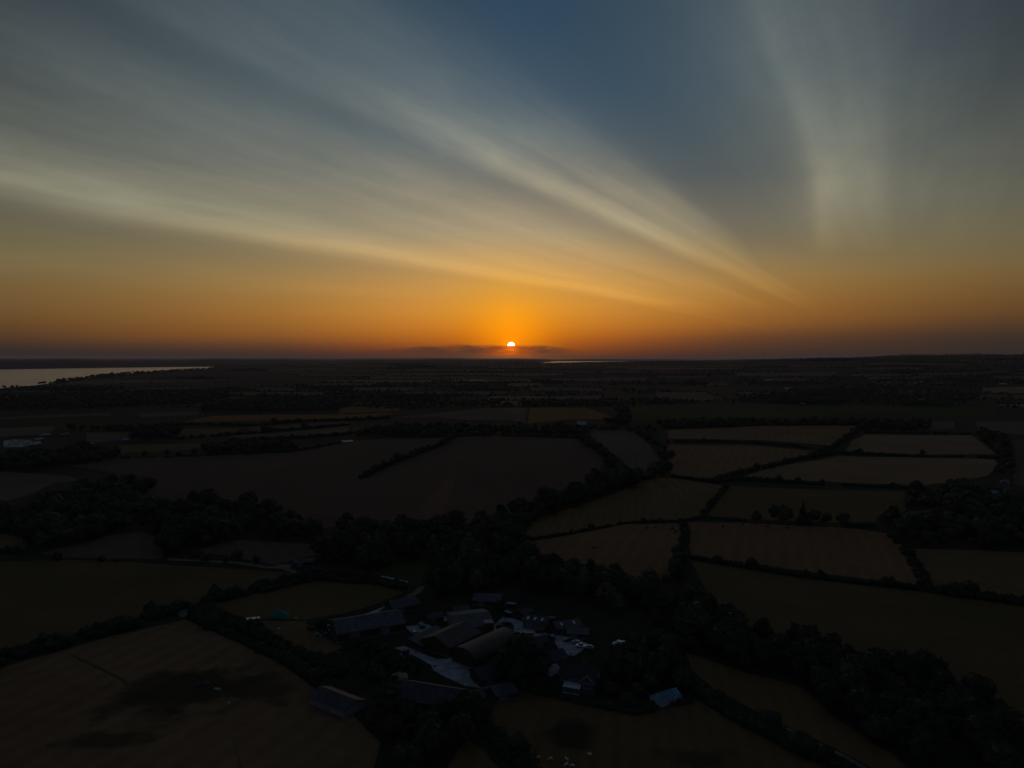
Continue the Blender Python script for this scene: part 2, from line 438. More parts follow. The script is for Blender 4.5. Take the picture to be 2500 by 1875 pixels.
def ray_dir(px, py):
    x = (np.asarray(px, float) - W0 / 2) / FPX; z = (H0 / 2 - np.asarray(py, float)) / FPX
    c, s = math.cos(PITCH), math.sin(PITCH)
    d = np.stack([x, c - z * s, s + z * c], -1)
    return d
_TS = np.geomspace(120, 14000, 900)
def ground(px, py):
    """where the line of sight through a photograph point first meets the ground"""
    d = ray_dir(px, py).reshape(-1, 3)
    out = np.zeros((len(d), 3))
    for i in range(0, len(d), 2000):
        q = d[i:i + 2000]
        P = q[:, None, :] * _TS[None, :, None]
        gap = CAM_H + P[..., 2] - H(P[..., 0], P[..., 1])
        below = gap < 0
        k = np.where(below.any(1), below.argmax(1), len(_TS) - 1)
        k = np.clip(k, 1, None); j = np.arange(len(q))
        g0, g1 = gap[j, k - 1], gap[j, k]
        f = np.where(below.any(1), g0 / np.maximum(g0 - g1, 1e-9), 1.0)
        t = _TS[k - 1] + f * (_TS[k] - _TS[k - 1])
        xy = q[:, :2] * t[:, None]
        out[i:i + 2000, :2] = xy; out[i:i + 2000, 2] = H(xy[:, 0], xy[:, 1])
    return out
def G(px, py):
    p = ground([px], [py])[0]; return Vector(p)
def Z(x, y): return float(H(np.array([x]), np.array([y]))[0])

def build_terrain():
    na = 900
    az = np.concatenate([np.linspace(R(-50), R(50), 560, endpoint=False), np.linspace(R(50), R(310), 160, endpoint=False)])
    na = len(az)
    rr = np.concatenate([[30, 60, 90, 120, 150], np.geomspace(170, 33000, 330)])
    A, B = np.meshgrid(az, rr)
    x = B * np.sin(A); y = B * np.cos(A)
    z = H(x, y)
    v = np.concatenate([[[0, 0, Z(0, 1)]], np.stack([x, y, z], -1).reshape(-1, 3)])
    i = np.arange(len(rr) - 1)[:, None] * na; j = np.arange(na)[None, :]; j2 = (j + 1) % na
    q = np.stack([i + j + 1, i + na + j + 1, i + na + j2 + 1, i + j2 + 1], -1).reshape(-1, 4)
    t = np.concatenate([q[:, [0, 2, 1]], q[:, [0, 3, 2]], np.stack([np.zeros(na, int), np.arange(na) + 1, (np.arange(na) + 1) % na + 1], -1)[:, [0, 2, 1]]])
    # upward normals
    me = mesh_np('ground', v, t[:, ::-1] if False else t, M['terrain'], smooth=True)
    if me.polygons[5000].normal.z < 0: me.flip_normals()
    tag(link_mesh('ground', me), kind='structure')
build_terrain()

def water_material():
    m = bpy.data.materials.new('sea_water'); m.use_nodes = True
    n, l = m.node_tree.nodes, m.node_tree.links
    b = n['Principled BSDF']
    b.inputs['Base Color'].default_value = (.15, .20, .25, 1); b.inputs['Specular IOR Level'].default_value = .38; b.inputs['Roughness'].default_value = .18
    b.inputs['IOR'].default_value = 1.33
    t = n.new('ShaderNodeNewGeometry')
    x = n.new('ShaderNodeTexNoise'); x.inputs['Scale'].default_value = .12; x.inputs['Detail'].default_value = 6
    l.new(t.outputs['Position'], x.inputs['Vector'])
    y = n.new('ShaderNodeBump'); y.inputs['Strength'].default_value = 1.0; y.inputs['Distance'].default_value = 2.2
    l.new(x.outputs[0], y.inputs['Height']); l.new(y.outputs[0], b.inputs['Normal'])
    return m
M['water'] = water_material()
def sea():
    n = 128
    a = np.linspace(0, 2 * math.pi, n, endpoint=False)
    v = [(0, 0, SEA)] + [(r * math.sin(w), r * math.cos(w), SEA) for r in (2000, 8000, 31000) for w in a]
    t = [(0, 1 + (i + 1) % n, 1 + i) for i in range(n)]
    for k in range(2):
        for i in range(n):
            a0, a1 = 1 + k * n + i, 1 + k * n + (i + 1) % n
            t += [(a0, a1, a1 + n), (a0, a1 + n, a0 + n)]
    me = mesh_np('sea', v, t, M['water'])
    if me.polygons[0].normal.z < 0: me.flip_normals()
    tag(link_mesh('sea', me), kind='structure')
sea()

# ------------------------------------------------------------------ sheets laid on the ground
def in_poly(px, py, poly):
    px = np.asarray(px, float); py = np.asarray(py, float)
    inside = np.zeros(px.shape, bool); n = len(poly)
    for i in range(n):
        x0, y0 = poly[i]; x1, y1 = poly[(i + 1) % n]
        c = ((y0 > py) != (y1 > py)) & (px < (x1 - x0) * (py - y0) / ((y1 - y0) if y1 != y0 else 1e-9) + x0)
        inside ^= c
    return inside
def densify(pts, step):
    out = []
    for a, b in zip(pts, pts[1:] + pts[:1]):
        d = math.dist(a, b); k = max(1, int(d / step))
        for i in range(k): out.append((a[0] + (b[0] - a[0]) * i / k, a[1] + (b[1] - a[1]) * i / k))
    return out
def sheet(name, poly_px, mat, lift=0.0, jitter=0.6, world_pts=None):
    if world_pts is None:
        w = ground([p[0] for p in poly_px], [p[1] for p in poly_px])[:, :2]
    else: w = np.array(world_pts)
    dist = float(np.hypot(w[:, 0], w[:, 1]).mean())
    step = max(7.0, dist * .014)
    b = densify([tuple(p) for p in w], step)
    j = jitter * max(1.0, dist / 500)
    b = [(x + random.uniform(-j, j), y + random.uniform(-j, j)) for x, y in b]
    lo, hi = np.min(b, 0), np.max(b, 0)
    gx, gy = np.meshgrid(np.arange(lo[0], hi[0], step * 1.3), np.arange(lo[1], hi[1], step * 1.3))
    gx, gy = gx.ravel() + .31, gy.ravel() + .17
    k = in_poly(gx, gy, b)
    pts = [Vector(p) for p in b] + [Vector((x, y)) for x, y in zip(gx[k], gy[k])]
    n = len(b)
    r = delaunay_2d_cdt(pts, [], [list(range(n))], 1, 1e-4)
    vv = np.array([(p.x, p.y) for p in r[0]])
    d = np.hypot(vv[:, 0], vv[:, 1])
    z = H(vv[:, 0], vv[:, 1]) + .06 + lift + np.clip(d - 350, 0, None) * .00035
    me = bpy.data.meshes.new(name)
    me.from_pydata(np.column_stack([vv, z]).tolist(), [], [tuple(f) for f in r[2]])
    if len(me.polygons) and me.polygons[0].normal.z < 0: me.flip_normals()
    me.materials.append(mat)
    for p in me.polygons: p.use_smooth = True
    o = link_mesh(name, me); tag(o, kind='structure')
    return o

FIELDS = [
 ('green', [(1520, 1000), (1600, 990), (1828, 985), (2007, 990), (2292, 994), (2434, 1000), (2434, 1020), (2105, 1010), (1966, 1020), (1742, 1021), (1600, 1026), (1535, 1030)]),
 ('stubble', [(1628, 1050), (1850, 1041), (2100, 1039), (2068, 1061), (2027, 1089), (1844, 1074), (1633, 1071)]),
 ('stubble', [(1633, 1085), (1824, 1087), (2007, 1104), (1946, 1118), (1775, 1154), (1742, 1170), (1641, 1160), (1625, 1120)]),
 ('stubble_pale', [(2109, 1061), (2373, 1063), (2398, 1081), (2434, 1110), (2251, 1110), (2064, 1101), (2080, 1077)]),
 ('stubble_pale', [(2048, 1114), (2430, 1122), (2438, 1134), (2410, 1162), (2300, 1180), (2250, 1187), (2190, 1183), (1950, 1173), (1812, 1165), (1880, 1142)]),
 ('stubble_dark', [(2470, 1075), (2560, 1070), (2560, 1200), (2475, 1185), (2480, 1130)]),
 ('grey_field', [(2381, 1030), (2560, 1032), (2560, 1069), (2430, 1057), (2390, 1057)]),
 ('grey_field', [(2271, 1030), (2330, 1030), (2332, 1048), (2270, 1050)]),
 ('pasture_dry', [(1265, 1319), (1311, 1265), (1400, 1240), (1519, 1196), (1599, 1169), (1650, 1168), (1742, 1183), (1771, 1187), (1714, 1258), (1660, 1269), (1600, 1271), (1530, 1275), (1376, 1303)]),
 ('pasture', [(1783, 1187), (2210, 1200), (2210, 1250), (2145, 1259), (2133, 1279), (1824, 1267), (1726, 1259)]),
 ('stubble', [(1276, 1327), (1376, 1309), (1530, 1279), (1600, 1279), (1653, 1277), (1667, 1295), (1661, 1352), (1653, 1385), (1620, 1425), (1570, 1419), (1511, 1392), (1453, 1384), (1357, 1365), (1300, 1342)]),
 ('stubble', [(1675, 1275), (1824, 1277), (2068, 1289), (2170, 1303), (2202, 1336), (2251, 1430), (2170, 1421), (1685, 1356), (1677, 1328)]),
 ('pasture_dry', [(2231, 1340), (2580, 1352), (2580, 1475), (2267, 1430)]),
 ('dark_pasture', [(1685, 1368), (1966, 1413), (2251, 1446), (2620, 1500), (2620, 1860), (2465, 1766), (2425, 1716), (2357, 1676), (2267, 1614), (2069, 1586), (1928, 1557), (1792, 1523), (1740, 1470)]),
 ('pasture_dry', [(1668, 1591), (1815, 1642), (1956, 1676), (2041, 1755), (2177, 1840), (2250, 1910), (2190, 1910), (2086, 1852), (1905, 1766), (1742, 1682), (1691, 1636)]),
 ('pasture_dry', [(1283, 1682), (1402, 1704), (1555, 1738), (1702, 1710), (1758, 1738), (1900, 1812), (2040, 1878), (2150, 1960), (1320, 1960), (1290, 1875), (1240, 1820), (1190, 1770), (1195, 1730), (1240, 1695)]),
 ('pasture_dry', [(1130, 1805), (1040, 1960), (1300, 1960), (1180, 1830)]),
 ('stubble', [(452, 1512), (678, 1614), (763, 1676), (850, 1735), (927, 1812), (900, 1960), (-140, 1960), (-140, 1670), (0, 1631), (124, 1597), (282, 1552)]),
 ('dark_pasture', [(-150, 1375), (0, 1373), (154, 1367), (346, 1375), (653, 1394), (718, 1400), (576, 1446), (442, 1484), (269, 1523), (124, 1565), (0, 1590), (-150, 1620)]),
 ('soil', [(96, 1350), (269, 1307), (346, 1298), (403, 1319), (392, 1365), (250, 1364), (150, 1362)]),
 ('soil', [(461, 1346), (576, 1319), (807, 1330), (850, 1334), (765, 1357), (711, 1369), (672, 1380), (576, 1360)]),
 ('pasture', [(480, 1486), (700, 1432), (780, 1417), (920, 1430), (990, 1445), (960, 1460), (885, 1485), (830, 1500), (740, 1514), (600, 1512), (520, 1500)]),
 ('pasture_dry', [(600, 1514), (740, 1516), (760, 1530), (800, 1560), (840, 1580), (790, 1602), (740, 1588), (640, 1545)]),
 ('green', [(880, 1402), (954, 1384), (1069, 1367), (1127, 1369), (1038, 1398), (1026, 1434), (992, 1421)]),
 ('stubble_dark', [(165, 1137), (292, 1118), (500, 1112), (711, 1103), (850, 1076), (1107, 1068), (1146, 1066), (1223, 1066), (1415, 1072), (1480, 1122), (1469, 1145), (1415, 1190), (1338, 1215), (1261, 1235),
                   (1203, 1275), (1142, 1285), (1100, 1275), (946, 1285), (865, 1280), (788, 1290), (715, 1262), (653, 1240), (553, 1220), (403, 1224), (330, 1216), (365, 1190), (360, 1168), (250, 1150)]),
 ('grey_field', [(1438, 1049), (1545, 1053), (1588, 1087), (1611, 1126), (1580, 1149), (1549, 1158), (1523, 1126), (1453, 1080)]),
 ('soil', [(950, 1022), (1184, 996), (1290, 996), (1280, 1034), (1242, 1026), (1127, 1026), (1069, 1018)]),
 ('ochre', [(1294, 996), (1434, 996), (1511, 1024), (1377, 1026), (1288, 1035)]),
 ('ochre', [(827, 996), (985, 990), (970, 1004), (830, 1010)]),
 ('ochre', [(440, 1032), (520, 1016), (800, 1013), (965, 1008), (915, 1018), (800, 1024), (600, 1028)]),
 ('soil', [(592, 1044), (850, 1030), (850, 1036), (620, 1054)]),
 ('grey_field', [(557, 1064), (850, 1042), (850, 1057), (720, 1068), (600, 1073)]),
 ('pasture', [(442, 1049), (588, 1045), (576, 1060), (430, 1070)]),
 ('pasture', [(292, 1087), (480, 1082), (500, 1087), (472, 1098), (292, 1107)]),
 ('grey_field', [(211, 1056), (323, 1054), (307, 1072), (230, 1083), (211, 1080)]),
 ('grey_field', [(-60, 1048), (134, 1041), (134, 1053), (92, 1062), (-60, 1072)]),
 ('pasture', [(-60, 1023), (269, 1008), (269, 1015), (-60, 1028)]),
 ('grey_field', [(334, 1010), (488, 1005), (480, 1014), (346, 1020)]),
 ('grey_field', [(-60, 1150), (0, 1153), (154, 1161), (204, 1173), (134, 1180), (65, 1211), (0, 1227), (-60, 1235)]),
 ('pasture_dry', [(-60, 1300), (0, 1303), (65, 1315), (61, 1338), (0, 1340), (-60, 1342)]),
 # farther off
 ('soil', [(1338, 925), (1588, 921), (1576, 931), (1345, 933)]),
 ('stubble_pale', [(2397, 947), (2560, 942), (2560, 963), (2395, 962)]),
 ('stubble_pale', [(2434, 987), (2560, 987), (2560, 997), (2440, 995)]),
 ('stubble', [(2243, 972), (2300, 971), (2300, 982), (2240, 982)]),
 ('soil', [(2010, 974), (2235, 977), (2235, 982), (2010, 980)]),
 ('soil', [(1795, 958), (1905, 955), (1905, 966), (1800, 968)]),
 ('soil', [(1600, 957), (1720, 958), (1778, 978), (1690, 982), (1600, 975)]),
 ('soil', [(1790, 910), (2048, 908), (2040, 919), (1803, 921)]),
 ('soil', [(1110, 957), (1240, 955), (1240, 963), (1120, 966)]),
 ('grey_field', [(860, 983), (1030, 980), (1030, 987), (870, 989)]),
 ('grey_field', [(2365, 909), (2467, 904), (2460, 912), (2370, 914)]),
 ('soil', [(30, 936), (300, 928), (560, 926), (560, 931), (300, 937), (60, 948)]),
 ('grey_field', [(-60, 958), (170, 954), (170, 957), (-60, 963)]),
 ('soil', [(400, 990), (500, 986), (500, 990), (400, 996)]),
]
def patch_at(px, py, wx, wy, col):
    c = G(px, py); a, b = G(px - wx, py), G(px + wx, py); u, v = G(px, py - wy), G(px, py + wy)
    return (c.x, (u.y + v.y) / 2, abs(b.x - a.x) / 2, abs(u.y - v.y) / 2, col)
M['stubble_near'] = field_material('stubble_near', (.115, .066, .034), (.185, .112, .060), R(20), 9, .012,
    patch=[patch_at(440, 1695, 190, 70, (.020, .019, .014)), patch_at(640, 1680, 90, 40, (.045, .034, .020)), patch_at(250, 1810, 120, 22, (.045, .034, .020))])
M['pasture_near'] = field_material('pasture_near', (.085, .055, .026), (.140, .088, .042), R(10), 6, .02, patch=[patch_at(1390, 1795, 70, 35, (.022, .021, .014)), patch_at(1700, 1850, 120, 25, (.050, .036, .020))])
_nr = {(452, 1512): 'stubble_near', (1283, 1682): 'pasture_near'}
FIELDS = [(_nr.get(p[0], m), p) for m, p in FIELDS]
FIELD_PX = [p for _, p in FIELDS]
for mname, poly in FIELDS:
    sheet('field', poly, M[mname])

# patchwork of small fields farther out, towards the ridge
FAR_PX = []
rf = random.Random(5)
rows = [893, 897, 902, 907, 913, 920, 928, 937, 947, 957, 968, 980, 992]
for y0, y1 in zip(rows, rows[1:]):
    x = -120 + rf.uniform(0, 80)
    while x < 2620:
        wd = rf.uniform(60, 230) * (1.25 if y0 < 915 else .9)
        x1 = x + wd
        base = np.interp(x, [0, 600, 1500, 1900, 2300, 2600], [0, 0, -2, -7, -14, -14])
        if rf.random() < .56:
            s = rf.uniform(-.012, .012)
            q = [(x + 4, y0 + base * (1 - (y0 - 890) / 110)), (x1 - 4, y0 + base * (1 - (y0 - 890) / 110) + s * wd),
                 (x1 - 4 + rf.uniform(-14, 14), y1 - .8 + base * (1 - (y1 - 890) / 110) + s * wd), (x + rf.uniform(-14, 14), y1 - .8 + base * (1 - (y1 - 890) / 110))]
            tx, ty = np.meshgrid(np.linspace(x, x1, 9), np.linspace(y0 - 2, y1 + 2, 4))
            bad = any(in_poly(tx, ty, f).any() for f in FIELD_PX) or any(in_poly([a[0]], [a[1]], [(x, y0), (x1, y0), (x1, y1), (x, y1)])[0] for f in FIELD_PX for a in f)
            gq = ground([a[0] for a in q], [a[1] for a in q])
            rq = np.hypot(gq[:, 0], gq[:, 1])
            if not bad and gq[:, 2].min() > -4 and rq.max() < 7400 and rq.max() - rq.min() < 1900:
                mname = rf.choice(['soil', 'stubble_dark', 'stubble_dark', 'pasture', 'dark_pasture', 'grey_field', 'stubble'])
                sheet('field', q, M[mname], lift=.4); FAR_PX.append(q)
        x = x1

# yards, tracks and the bare patch in the near field
YARD = [
 [(956, 1582), (985, 1580), (1016, 1592), (1060, 1608), (1095, 1612), (1126, 1600), (1160, 1560), (1205, 1530), (1222, 1505), (1262, 1512), (1300, 1530), (1345, 1552), (1300, 1556), (1250, 1552), (1215, 1552), (1180, 1580), (1135, 1622),
  (1150, 1640), (1200, 1678), (1190, 1686), (1140, 1675), (1090, 1652), (1060, 1640), (1050, 1625), (1010, 1604)],
 [(1340, 1552), (1400, 1556), (1440, 1572), (1425, 1590), (1400, 1602), (1375, 1596), (1355, 1575)],
 [(880, 1506), (905, 1494), (938, 1478), (944, 1481), (920, 1500), (890, 1514)],
 [(1046, 1507), (1073, 1502), (1110, 1512), (1090, 1518), (1050, 1512)],
 [(985, 1528), (1040, 1522), (1060, 1532), (1030, 1545), (995, 1542)],
]
for q in YARD: sheet('yard', q, M['concrete'], lift=.10, jitter=1.1)
def strip(name, pts_px, width, mat, lift=.1):
    w = ground([p[0] for p in pts_px], [p[1] for p in pts_px])[:, :2]
    L, Rr = [], []
    for i in range(len(w)):
        a, b = w[max(0, i - 1)], w[min(len(w) - 1, i + 1)]
        d = (b - a) / max(np.linalg.norm(b - a), 1e-6); nrm = np.array([-d[1], d[0]]) * width / 2
        L.append(tuple(w[i] + nrm)); Rr.append(tuple(w[i] - nrm))
    return sheet(name, None, mat, lift, .15, world_pts=L + Rr[::-1])
strip('track', [(411, 1366), (576, 1374), (650, 1385), (690, 1386), (718, 1397), (760, 1404)], 4.0, M['track'])
strip('track', [(672, 1384), (711, 1384)], 8.0, M['track'], .14)
strip('path', [(1880, 1760), (1973, 1806), (2069, 1851), (2150, 1900)], 1.6, M['track'])
strip('track', [(944, 1479), (990, 1462), (1020, 1446), (1030, 1432)], 3.5, M['track'])
strip('track', [(440, 1490), (455, 1505)], 5.0, M['track'])
strip('path', [(170, 1597), (300, 1660), (330, 1690)], 1.0, M['stubble_dark'])
strip('path', [(571, 1805), (590, 1875), (600, 1950)], .7, M['pasture_dry'])
M['pond'] = material('pond', (.10, .10, .105), .55, .3, .2, .01)
sheet('pond', [(1100, 929.5), (1184, 928), (1190, 929.5), (1110, 931.3)], M['pond'], lift=1.5)

# ------------------------------------------------------------------ haze: thin evening air round everything
def haze():
    mb = MB(); mb.box(-34000, 34000, -34000, 34000, -47, 172)
    m = bpy.data.materials.new('haze_air'); m.use_nodes = True
    n, l = m.node_tree.nodes, m.node_tree.links
    n.remove(n['Principled BSDF'])
    v = n.new('ShaderNodeVolumePrincipled')
    v.inputs['Color'].default_value = (.68, .72, .95, 1)
    v.inputs['Density'].default_value = HAZE
    v.inputs['Anisotropy'].default_value = 0.2
    l.new(v.outputs[0], n['Material Output'].inputs['Volume'])
    o = mb.build('haze', m); tag(o, 'thin evening haze over the whole landscape', kind='stuff')
HAZE = 1.9e-5
haze()

# ------------------------------------------------------------------ trees
def ico(sub):
    bm = bmesh.new(); bmesh.ops.create_icosphere(bm, subdivisions=sub, radius=1.0)
    bm.verts.ensure_lookup_table()
    v = np.array([q.co[:] for q in bm.verts]); f = np.array([[q.index for q in p.verts] for p in bm.faces]); bm.free()
    return v, f
ICO = {k: ico(k) for k in (1, 2)}          # 20 and 80 faces
def blobs(centers, radii, sub, rng, rough=.22, squash=.85):
    v0, f0 = ICO[sub]; V_, F_ = [], []
    for i, (c, r) in enumerate(zip(centers, radii)):
        k = 1 + rng.uniform(-rough, rough, (len(v0), 1))
        a = rng.uniform(0, 6.28); ca, sa = math.cos(a), math.sin(a)
        v = v0 * k
        v = np.stack([v[:, 0] * ca - v[:, 1] * sa, v[:, 0] * sa + v[:, 1] * ca, v[:, 2] * squash], 1)
        V_.append(v * r + c); F_.append(f0 + i * len(v0))
    return np.concatenate(V_), np.concatenate(F_)
def leaves(centers, radii, n, size, rng):
    """small leaf sprays over the lobes"""
    k = rng.integers(0, len(centers), n)
    d = rng.normal(size=(n, 3)); d /= np.linalg.norm(d, axis=1, keepdims=True)
    p = centers[k] + d * (radii[k] * rng.uniform(.8, 1.0, n) ** .5 * rng.choice([1.05, 1.15, 1.25, 1.42], n))[:, None] * np.array([1, 1, .9])
    a = rng.normal(size=(n, 3)); a /= np.linalg.norm(a, axis=1, keepdims=True)
    b = np.cross(a, rng.normal(size=(n, 3))); b /= np.linalg.norm(b, axis=1, keepdims=True)
    s = size * rng.uniform(.5, 1.3, n)[:, None]
    v = np.stack([p - a * s, p + b * s * .6, p + a * s, p - b * s * .6], 1).reshape(-1, 3)
    i = np.arange(n)[:, None] * 4
    f = np.concatenate([i + np.array([[0, 1, 2]]), i + np.array([[0, 2, 3]])])
    return v, f
def crown_mesh(name, mat, h, rad, kind, seed, nleaf=900):
    rng = np.random.default_rng(seed)
    if kind == 'conifer':
        cs, rs = [], []
        for t in np.linspace(.12, 1, 9):
            rr = rad * (1.05 - t); m = max(1, int(6 * (1.05 - t)) + 1)
            for q in range(m):
                w = 6.283 * q / m + rng.uniform(0, 1)
                cs.append((rr * .55 * math.cos(w), rr * .55 * math.sin(w), h * t - .4)); rs.append(max(.45, rr * .55))
        cs, rs = np.array(cs), np.array(rs)
    else:
        n = {'round': 18, 'tall': 20, 'bush': 9}[kind]
        base = {'round': .24, 'tall': .22, 'bush': .06}[kind]
        cs, rs = [], []
        while len(cs) < n:
            p = rng.uniform(-1, 1, 3)
            if np.dot(p, p) > 1: continue
            z = (p[2] + 1) / 2
            wdt = math.sin(math.pi * (.16 + .76 * z)) if kind != 'bush' else math.sqrt(max(.05, 1 - z * z))
            lr = rad * rng.uniform(.28, .46)
            cs.append((p[0] * rad * .74 * wdt, p[1] * rad * .74 * wdt, h * (base + (1 - base) * (.08 + .80 * z)))); rs.append(lr)
        cs.append((0, 0, h * .55)); rs.append(rad * .62)
        cs, rs = np.array(cs), np.array(rs)
    v1, f1 = blobs(cs, rs, 2, rng, .3)
    v2, f2 = leaves(cs, rs, nleaf, rad * .125, rng)
    v = np.concatenate([v1, v2]); v[:, 2] = np.clip(v[:, 2], .05, None)
    return mesh_np(name, v, np.concatenate([f1, f2 + len(v1)]), mat)
def trunk_mesh(name, h, rad, seed):
    rng = random.Random(seed); mb = MB()
    r0 = rad * .085
    mb.bar((0, 0, -.4), (.1, .05, h * .3), r0 * 1.25, 7, r0 * .8)
    mb.bar((.1, .05, h * .3), (0, .1, h * .72), r0 * .8, 6, r0 * .3)
    for q in range(5):
        w = q * 1.26 + rng.uniform(-.3, .3); z0 = h * rng.uniform(.24, .42)
        mb.bar((.08, .05, z0), (rad * .55 * math.cos(w), rad * .55 * math.sin(w), z0 + h * rng.uniform(.18, .32)), r0 * .45, 5, r0 * .15)
    return mb.mesh(name, M['bark'])
KINDS = {}
for key, mat, h, rad, kind, seed in (('oak', 'leaf', 12, 5.6, 'round', 1), ('oak2', 'leaf_dark', 12, 5.2, 'round', 2), ('oak3', 'leaf', 12, 6.2, 'round', 3),
                                     ('ash', 'leaf_dark', 15, 4.6, 'tall', 4), ('willow', 'leaf_pale', 13, 5.4, 'round', 5), ('fir', 'leaf_dark', 14, 4.0, 'conifer', 6),
                                     ('bush', 'leaf', 3.2, 2.4, 'bush', 7), ('yew', 'leaf_dark', 12, 7.4, 'round', 8)):
    KINDS[key] = (crown_mesh('crown_' + key, M[mat], h, rad, kind, seed, 1500 if key == 'yew' else 1000), trunk_mesh('trunk_' + key, h, rad, seed), h, rad)

TREES = []          # (x, y, height, kind, label, group)
def scatter(poly, gap, hmin, hmax, kinds, label, group, keep=1.0):
    """trees filling a wood outlined on the photograph (by their feet)"""
    w = ground([p[0] for p in poly], [p[1] for p in poly])[:, :2]
    lo, hi = w.min(0), w.max(0)
    pts = []
    gx, gy = np.meshgrid(np.arange(lo[0], hi[0], gap), np.arange(lo[1], hi[1], gap))
    for i, (x, y) in enumerate(zip(gx.ravel(), gy.ravel())):
        x += random.uniform(-.45, .45) * gap; y += random.uniform(-.45, .45) * gap
        if random.random() > keep: continue
        if in_poly([x], [y], [tuple(q) for q in w])[0]:
            TREES.append((x, y, random.uniform(hmin, hmax) * random.choice((.62, .8, .95, 1, 1, 1.08, 1.22)), random.choice(kinds), label, group))
def row(pts, gap, hmin, hmax, kinds, label, group, spread=2.0):
    w = ground([p[0] for p in pts], [p[1] for p in pts])[:, :2]
    for a, b in zip(w, w[1:]):
        d = np.linalg.norm(b - a); k = max(1, int(d / gap))
        for i in range(k):
            t = (i + random.uniform(.1, .9)) / k; p = a + (b - a) * t
            TREES.append((p[0] + random.uniform(-spread, spread), p[1] + random.uniform(-spread, spread), random.uniform(hmin, hmax), random.choice(kinds), label, group))
def tree(px, py, h, kind, label):
    p = G(px, py); TREES.append((p.x, p.y, h, kind, label, None))

BL = ['oak', 'oak2', 'oak3', 'oak', 'oak2', 'ash']
# single trees that can be told apart
tree(1278, 1668, 15.5, 'yew', 'big black rounded tree beside the farmhouse gable end')
tree(1700, 1560, 15, 'willow', 'paler grey-green tree rising above the belt right of the farm')
tree(1085, 1452, 13, 'yew', 'broad dark tree at the edge of the small green paddock')
tree(1221, 1506, 7.5, 'oak2', 'small dark tree beside the blue covered trailers')
tree(1236, 1541, 4.0, 'bush', 'dark rounded bush in the middle of the concrete yard')
tree(142, 1366, 4.6, 'bush', 'lone bush at the left end of the bare soil strip')
tree(248, 1370, 3.0, 'bush', 'low lone bush below the bare soil strip')
tree(286, 1371, 1.8, 'bush', 'flat dark bush between two bushes at the field edge')
tree(1960, 1281, 17, 'fir', 'tallest dark tree in the clump between two right-hand fields')
tree(354, 1113, 6.0, 'bush', 'leftmost small round tree along the far edge of the big dark field')
tree(407, 1112, 7.5, 'oak2', 'second small round tree along the far edge of the big dark field')
tree(438, 1113, 5.5, 'bush', 'third small round tree along the far edge of the big dark field')
tree(475, 1111, 9.0, 'oak', 'fourth and tallest small tree along the far edge of the big dark field')
tree(200, 1108, 17, 'oak3', 'tall bushy tree standing beside the far yard full of cars')
tree(969, 1126, 10, 'oak3', 'round tree halfway along the hedge jutting into the big dark field')
tree(935, 1142, 8, 'oak2', 'rounded tree near the outer end of the jutting field hedge')
tree(2410, 1085, 14, 'oak3', 'large dark tree at the corner of the pale stubble field')
tree(2252, 1112, 7, 'oak', 'lone hedge tree between the two pale stubble fields')
tree(1348, 1238, 15, 'oak3', 'biggest rounded tree on the belt bordering the dark field')
tree(1270, 1266, 15, 'oak3', 'rounded tree left of the biggest one on the dark field belt')
tree(1495, 1700, 5.0, 'bush', 'rounded garden bush below the farmhouse lawn')
tree(1530, 1722, 4.2, 'bush', 'rounded garden bush nearest the pale blue summerhouse')
tree(975, 1630, 3.4, 'bush', 'scrubby bush left of the concrete yard')
tree(940, 1610, 3.0, 'bush', 'scrubby bush in the rough ground below the largest barn')
tree(915, 1655, 3.8, 'bush', 'scrubby bush beside the roof of the lower barn')
tree(1180, 1660, 4.5, 'bush', 'dark bush at the lower end of the concrete yard')
# belts and woods
scatter([(1600, 1500), (1680, 1480), (1745, 1500), (1792, 1545), (1928, 1580), (2069, 1610), (2267, 1640), (2357, 1700), (2425, 1745), (2500, 1800), (2560, 1900), (2250, 1900), (2177, 1838), (2041, 1755), (1956, 1680), (1815, 1645), (1740, 1610), (1668, 1590), (1620, 1560), (1590, 1530)],
        8.6, 8, 12.5, BL, 'dark broadleaf tree in the thick belt right of the farm', 'trees in the belt right of the farm')
scatter([(930, 1800), (1000, 1765), (1110, 1745), (1185, 1765), (1165, 1800), (1100, 1850), (1040, 1930), (900, 1930), (915, 1840)], 8.0, 7, 10.5, BL,
        'dark broadleaf tree in the copse at the bottom edge', 'trees in the copse below the barns')
scatter([(820, 1300), (865, 1297), (946, 1302), (1100, 1292), (1203, 1297), (1265, 1325), (1290, 1370), (1357, 1397), (1453, 1414), (1511, 1427), (1588, 1450), (1650, 1470), (1600, 1500), (1560, 1510), (1415, 1480), (1330, 1455), (1250, 1440), (1150, 1450), (1060, 1440), (1060, 1420), (1130, 1390), (1038, 1380), (960, 1385), (880, 1395), (800, 1380), (760, 1368), (830, 1345)],
        9.2, 9, 14, BL + ['willow'], 'dark broadleaf tree in the wood behind the barns', 'trees in the wood behind the barns')
row([(1500, 1665), (1545, 1655), (1590, 1665), (1640, 1640), (1660, 1600)], 6.5, 7, 11, BL, 'dark tree in the garden between farmhouse and summerhouse', 'garden trees beside the farmhouse', 4.0)
row([(1480, 1620), (1540, 1605), (1590, 1570)], 7, 5, 9, BL, 'dark tree behind the farmhouse garden', 'trees behind the farmhouse', 3.0)
row([(1661, 1365), (1655, 1400), (1640, 1445)], 7, 7, 11, BL, 'dark tree on the short hedge between the right-hand stubble fields', 'trees on the short stubble field hedge', 3.0)
